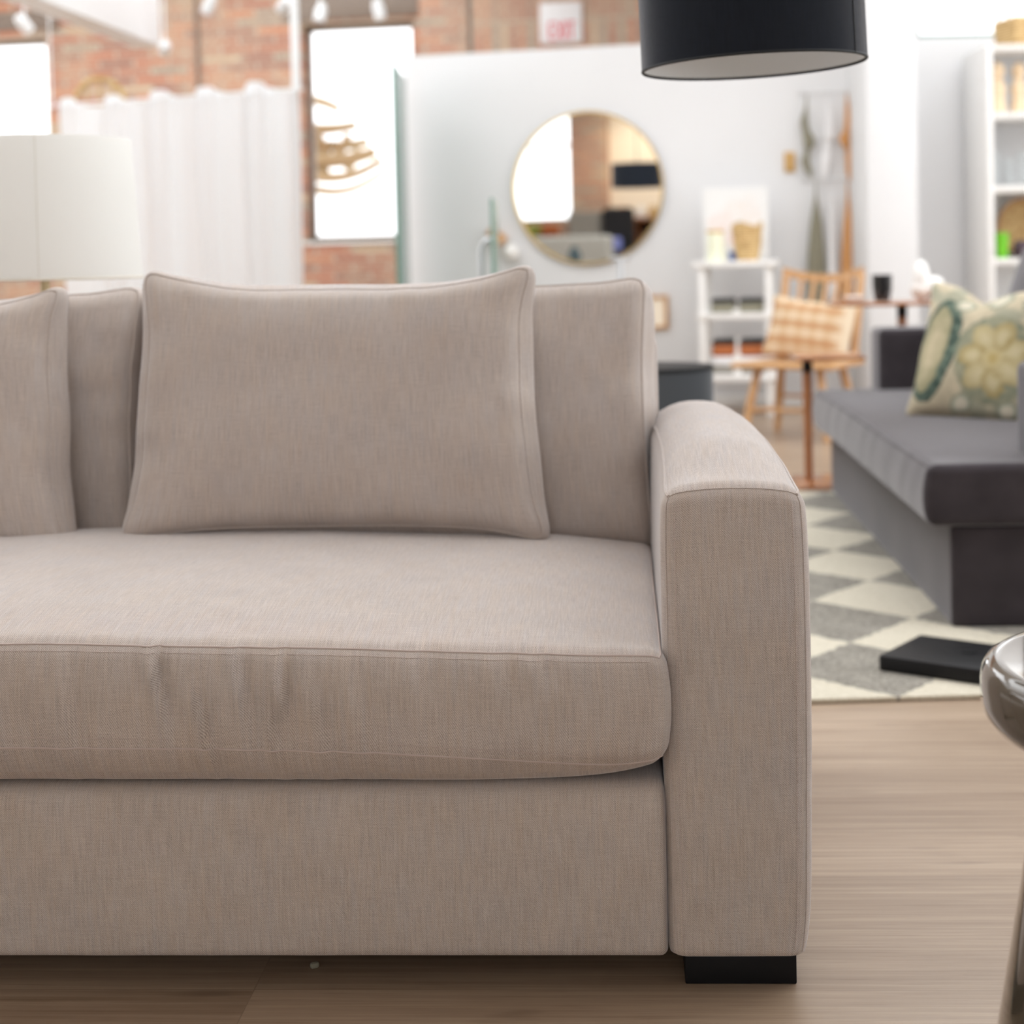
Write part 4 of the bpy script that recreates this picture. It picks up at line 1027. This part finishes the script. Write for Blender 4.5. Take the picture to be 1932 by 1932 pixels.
# ------------------------------------------------------------------ track spotlights
def spot(loc, aim, label):
    x, y, z = loc
    t_ = thing('track_spotlight', label, 'spotlight', loc, 0, 'ceiling spotlights along the brick wall')
    bm = bmesh.new(); add_lathe(bm, [(0, -0.06), (0.042, -0.06), (0.045, 0.02), (0.030, 0.075), (0, 0.08)], 28); bmesh.ops.recalc_face_normals(bm, faces=bm.faces)
    hd = bm_obj('lamp_head', bm, M['spot'], t_, None, aim)
    lathe('lens', [(0, -0.061), (0.034, -0.061), (0.034, -0.064), (0, -0.064)], M['steel'], hd, 24)
    tube('stem', [(0, 0, 0.0), (0, 0, 3.9-z)], 0.008, M['spot'], t_, 8)
for loc, aim, lb in (((-3.68, 11.5, 2.69), (0.5, -0.6, 0), 'white ceiling spotlight at the upper left corner before the far left window'),
                     ((-2.35, 11.5, 2.80), (0.3, 0.5, 0), 'white ceiling spotlight at the top edge before the plain brick'),
                     ((-1.81, 11.5, 2.79), (0.9, 0.9, 0), 'white ceiling spotlight just left of the tall window, near the top edge'),
                     ((-1.55, 11.5, 2.72), (-0.2, 0.2, 0), 'white ceiling spotlight in front of the left part of the timber lintel'),
                     ((-1.13, 11.5, 2.74), (0.1, -0.2, 0), 'white ceiling spotlight in front of the right part of the timber lintel'),
                     ((-2.70, 11.6, 2.52), (1.2, 0.9, 0), 'white spotlight below the end of the white bulkhead')):
    spot(loc, aim, lb)

# wicker arch behind the curtain
t_ = thing('wicker_chair_back', 'arched tan wicker chair back peeping over the sheer curtain', 'chair', (-3.29, 12.0, 0))
arch = [(0.19*cos(a), 0.02*sin(2*a), 2.13+0.22*sin(a)) for a in [pi*i/20 for i in range(21)]]
tube('arch', [(0.19, 0, 0.0)]+arch+[(-0.19, 0, 0.0)], 0.022, M['wicker'], t_, 10)
for k in (-0.1, 0, 0.1): tube('strut', [(k, 0, 0.4), (k, 0, 2.13+0.22*sqrt(1-(k/0.19)**2))], 0.009, M['wicker'], t_, 8)
box('seat', -0.2, 0.2, -0.4, 0.03, 0.38, 0.42, M['wicker'], t_, 0.01)

# ------------------------------------------------------------------ tree outside the window
t_ = thing('bare_tree', 'tan-branched tree in the sunlight outside the tall window', 'tree', (-2.74, 17.0, 0))
tube('trunk', [(-0.10, 0, -0.5), (-0.05, 0, 1.2), (-0.02, 0.02, 2.0), (0.02, 0, 2.75)], [0.11, 0.10, 0.085, 0.04], M['bark'], t_, 10)
for (z, L, dr, up, r) in ((2.64, 0.62, -0.05, -0.12, .050), (2.40, 0.78, 0.05, 0.02, .055), (2.26, 0.88, 0.08, 0.0, .055), (2.10, 0.98, 0.10, 0.05, .070), (1.98, 1.06, 0.18, 0.10, .050), (1.86, 1.10, 0.22, 0.14, .040)):
    pts = [(0.02+L*q, 0.2*sin(z*9)*q, z-dr*sin(pi*0.85*q)+up*q*q) for q in [i/14 for i in range(15)]]
    tube('branch', pts, [1.5*r*(1-0.40*i/14) for i in range(15)], M['bark'], t_, 8)
for (x0, z0, x1, z1) in ((0.30, 2.36, 0.42, 2.12), (0.48, 2.22, 0.36, 2.02), (0.56, 2.08, 0.70, 2.30), (0.66, 1.92, 0.80, 2.14), (0.34, 2.0, 0.46, 1.86)):
    tube('twig', [(x0, 0.05, z0), ((x0+x1)/2+0.04, 0.06, (z0+z1)/2), (x1, 0.05, z1)], [0.07, 0.055, 0.05], M['bark'], t_, 8)

# ------------------------------------------------------------------ what the round mirror sees: the room behind the camera
o = box('wall_rear_pier', -6.53, -5.93, -4.3, -3.9, 0, 3.9, M['brickw'], None, 0, smooth=False); structure(o, 'faded brick pier reflected in the middle of the round mirror', 'wall')
o = box('wall_rear', -5.93, -3.9, -4.3, -4.1, 0, 3.9, M['cream'], None, 0); structure(o, 'warm cream wall reflected in the right of the round mirror', 'wall')
o = holed('wall_rear_front', M['white'], -3.9, 5.6, 0, 3.9, [(-2.2, 1.2, 1.0, 3.1)], 0.2, (0, -4.4, 0), 0); structure(o, 'white wall added behind the camera to dim the front, its opening sized for the sofa light', 'wall')  # added to limit light from behind; opening sized for the sofa front
o = box('wall_rear_low', -9, -6.53, -4.2, -4.0, 0, 1.55, M['brickw'], None, 0, smooth=False); structure(o, 'low wall under the bright rear window seen in the mirror', 'wall')
o = box('window_4', -9, -6.53, -4.12, -4.07, 2.70, 2.74, M['darkwood'], None, 0); structure(o, 'thin transom bar of the bright window reflected in the mirror', 'window')
t_ = thing('drum_pendant', 'black drum pendant lamp reflected at the right of the round mirror', 'lamp', (-2.80, 2.0, 1.715))
lathe('lamp_shade', [(0.30, 0), (0.30, 0.275), (0.295, 0.275), (0.295, 0.0), (0.30, 0)], M['shade'], t_, 72)
shm = t_.children[0].data; uvm = shm.uv_layers.new(name='UVMap')
tube('cord', [(0, 0, 0.27), (0, 0, 2.18)], 0.005, M['black'], t_, 8)
bm = bmesh.new()
for k in range(3): add_tube(bm, [(0, 0, 0.27), (0.297*cos(k*2*pi/3), 0.297*sin(k*2*pi/3), 0.27)], 0.003, 6)
bm_obj('spider', bm, M['black'], t_)
t_ = thing('ceiling_downlight', 'warm surface-mounted ceiling lamp over the cream wall behind the camera', 'lamp', (-5.0, -2.9, 3.74))
lathe('housing', [(0.06, 0), (0.06, 0.16), (0, 0.16), (0, 0.12), (0.052, 0.12), (0.052, 0.0), (0.06, 0)], M['spot'], t_, 32)
ld = bpy.data.lights.new('warm_bulb', 'SPOT'); ld.energy = 48; ld.color = (1.0, 0.86, 0.68); ld.shadow_soft_size = 0.04; ld.spot_size = radians(150); ld.spot_blend = 0.6
lo = bpy.data.objects.new('warm_bulb', ld); COL.objects.link(lo); lo.parent = t_; lo.location = (0, 0, -0.02)
t_ = thing('wood_cabinet', 'brown wooden cabinet with dark openings reflected at the lower right of the mirror', 'cabinet', (-5.2, -3.5, 0))
for x in (-0.5, -0.02, 0.46): box('side_panel', x, x+0.04, -0.2, 0.25, 0, 1.46, M['walnut'], t_, 0.003)
for z in (0.05, 0.55, 1.0): box('shelf_board', -0.46, 0.46, -0.2, 0.24, z, z+0.03, M['walnut'], t_, 0.003)
box('top_panel', -0.54, 0.54, -0.22, 0.28, 1.46, 1.50, M['walnut'], t_, 0.004); box('back_panel', -0.5, 0.5, -0.24, -0.2, 0, 1.46, M['darkwood'], t_, 0.002)
for i, x in enumerate((-0.36, -0.20, 0.10, 0.30)):
    m = (M['blackcer'], M['rust'], M['cer'], M['wicker'])[i]
    tag(lathe('cabinet_jar', [(0, 0), (0.06, 0), (0.075, 0.08), (0.05, 0.17), (0.04, 0.18), (0, 0.18)], m, None, 28, (-5.2+x, -3.4, 1.50)), ('black', 'rust brown', 'white', 'woven tan')[i]+' jar on the wooden cabinet reflected in the mirror', 'jar')
t_ = thing('display_table', 'dark wooden display table reflected at the lower left of the mirror', 'table', (-6.7, -3.0, 0))
box('table_top', -0.65, 0.5, -0.35, 0.35, 1.18, 1.24, M['walnut'], t_, 0.005); box('drawer_front', -0.6, 0.45, 0.30, 0.33, 0.85, 1.17, M['blackcloth'], t_, 0.004)
for sx in (-0.6, 0.44):
    for sy in (-0.31, 0.28): box('leg', sx, sx+0.06, sy, sy+0.05, 0, 1.18, M['walnut'], t_, 0.003)
for i, (x, m, w) in enumerate(((-0.42, 'leaf', .17), (-0.05, 'leaf', .16), (0.28, 'rust', .13))):
    sb = Soft(w, 0.09, 0.10, 0.06); tag(link('bolster', sb.mesh('bolster', 0.04), M[m], None, (-6.7+x, -2.95, 1.342)), ('yellow-green cushion at the far end of the display table in the mirror', 'yellow-green cushion at the middle of the display table in the mirror', 'rust cushion on the display table in the mirror')[i], 'cushion')
t_ = thing('wing_chair', 'pale grey high-backed chair reflected under the brick pier in the mirror', 'chair', (-5.5, -2.0, 0))
sb = Soft(0.27, 0.08, 0.5, 0.06); link('backrest', sb.mesh('backrest', 0.05), M['greycloth'], t_, (0, -0.28, 1.10)); sb = Soft(0.30, 0.30, 0.10, 0.05); link('seat', sb.mesh('seat', 0.05), M['greycloth'], t_, (0, 0, 0.52))
for sx in (-0.24, 0.24):
    for sy in (-0.24, 0.24): tube('leg', [(sx, sy, 0), (sx, sy, 0.45)], 0.02, M['walnut'], t_, 10)
t_ = thing('standin_chair', 'black armchair with pillows standing in for a person beside the grey chair in the mirror', 'chair', (-4.95, -1.95, 0))  # chair and pillows stand in for a dark, pink and blue figure
sb = Soft(0.24, 0.08, 0.45, 0.06); link('backrest', sb.mesh('backrest', 0.05), M['blackcloth'], t_, (0, -0.28, 1.18)); sb = Soft(0.27, 0.30, 0.14, 0.05); link('seat', sb.mesh('seat', 0.05), M['blackcloth'], t_, (0, 0, 0.86))
for sx in (-0.2, 0.2):
    for sy in (-0.24, 0.24): tube('leg', [(sx, sy, 0), (sx, sy, 0.74)], 0.02, M['walnut'], t_, 10)
for i, (x, c) in enumerate(((-0.11, (226, 160, 140)), (0.07, (140, 150, 215)))):
    sb = Soft(0.085, 0.05, 0.10, 0.045); tag(link('scatter_pillow', sb.mesh('scatter_pillow', 0.03), pmat('scatter_%d' % i, srgb(*c), 0.9), None, (-4.95+x, -2.0+0.03*i, 1.102)), ('small pink pillow on the stand-in black armchair in the mirror', 'small blue pillow on the stand-in black armchair in the mirror')[i], 'pillow')
t_ = thing('grey_sofa', 'light grey high-backed sofa reflected along the bottom of the mirror', 'sofa', (-2.66, 4.1, 0))
for nm, hx, hy, hz, p in (('back_frame', .54, .09, .36, (0, .15, .79)), ('base', .54, .38, .16, (0, -.22, .20)), ('seat_cushion', .5, .34, .08, (0, -.24, .44))):
    sb = Soft(hx, hy, hz, 0.05); link(nm, sb.mesh(nm, 0.05), M['greycloth'], t_, p)
for sx in (-.45, .45):
    for sy in (-.5, .1): tube('leg', [(sx, sy, 0), (sx, sy, 0.06)], 0.025, M['black'], t_, 10)
t_ = thing('console_table', 'narrow white console table hidden behind the sofa and seen in the mirror', 'table', (-2.28, 4.78, 0))
box('table_top', -0.45, 0.45, -0.16, 0.16, 0.845, 0.875, M['lacquer'], t_, 0.004)
for sx in (-0.43, 0.39):
    for sy in (-0.15, 0.11): box('leg', sx, sx+0.04, sy, sy+0.04, 0, 0.845, M['lacquer'], t_, 0.003)
tag(lathe('teal_vase', [(0, 0), (0.04, 0), (0.068, 0.05), (0.062, 0.10), (0.030, 0.14), (0.028, 0.165), (0.024, 0.165), (0, 0.14)], pmat('teal_glaze', srgb(28, 52, 58), 0.25), None, 32, (-2.28, 4.78, 0.875)), 'dark teal vase reflected near the bottom of the round mirror', 'vase')
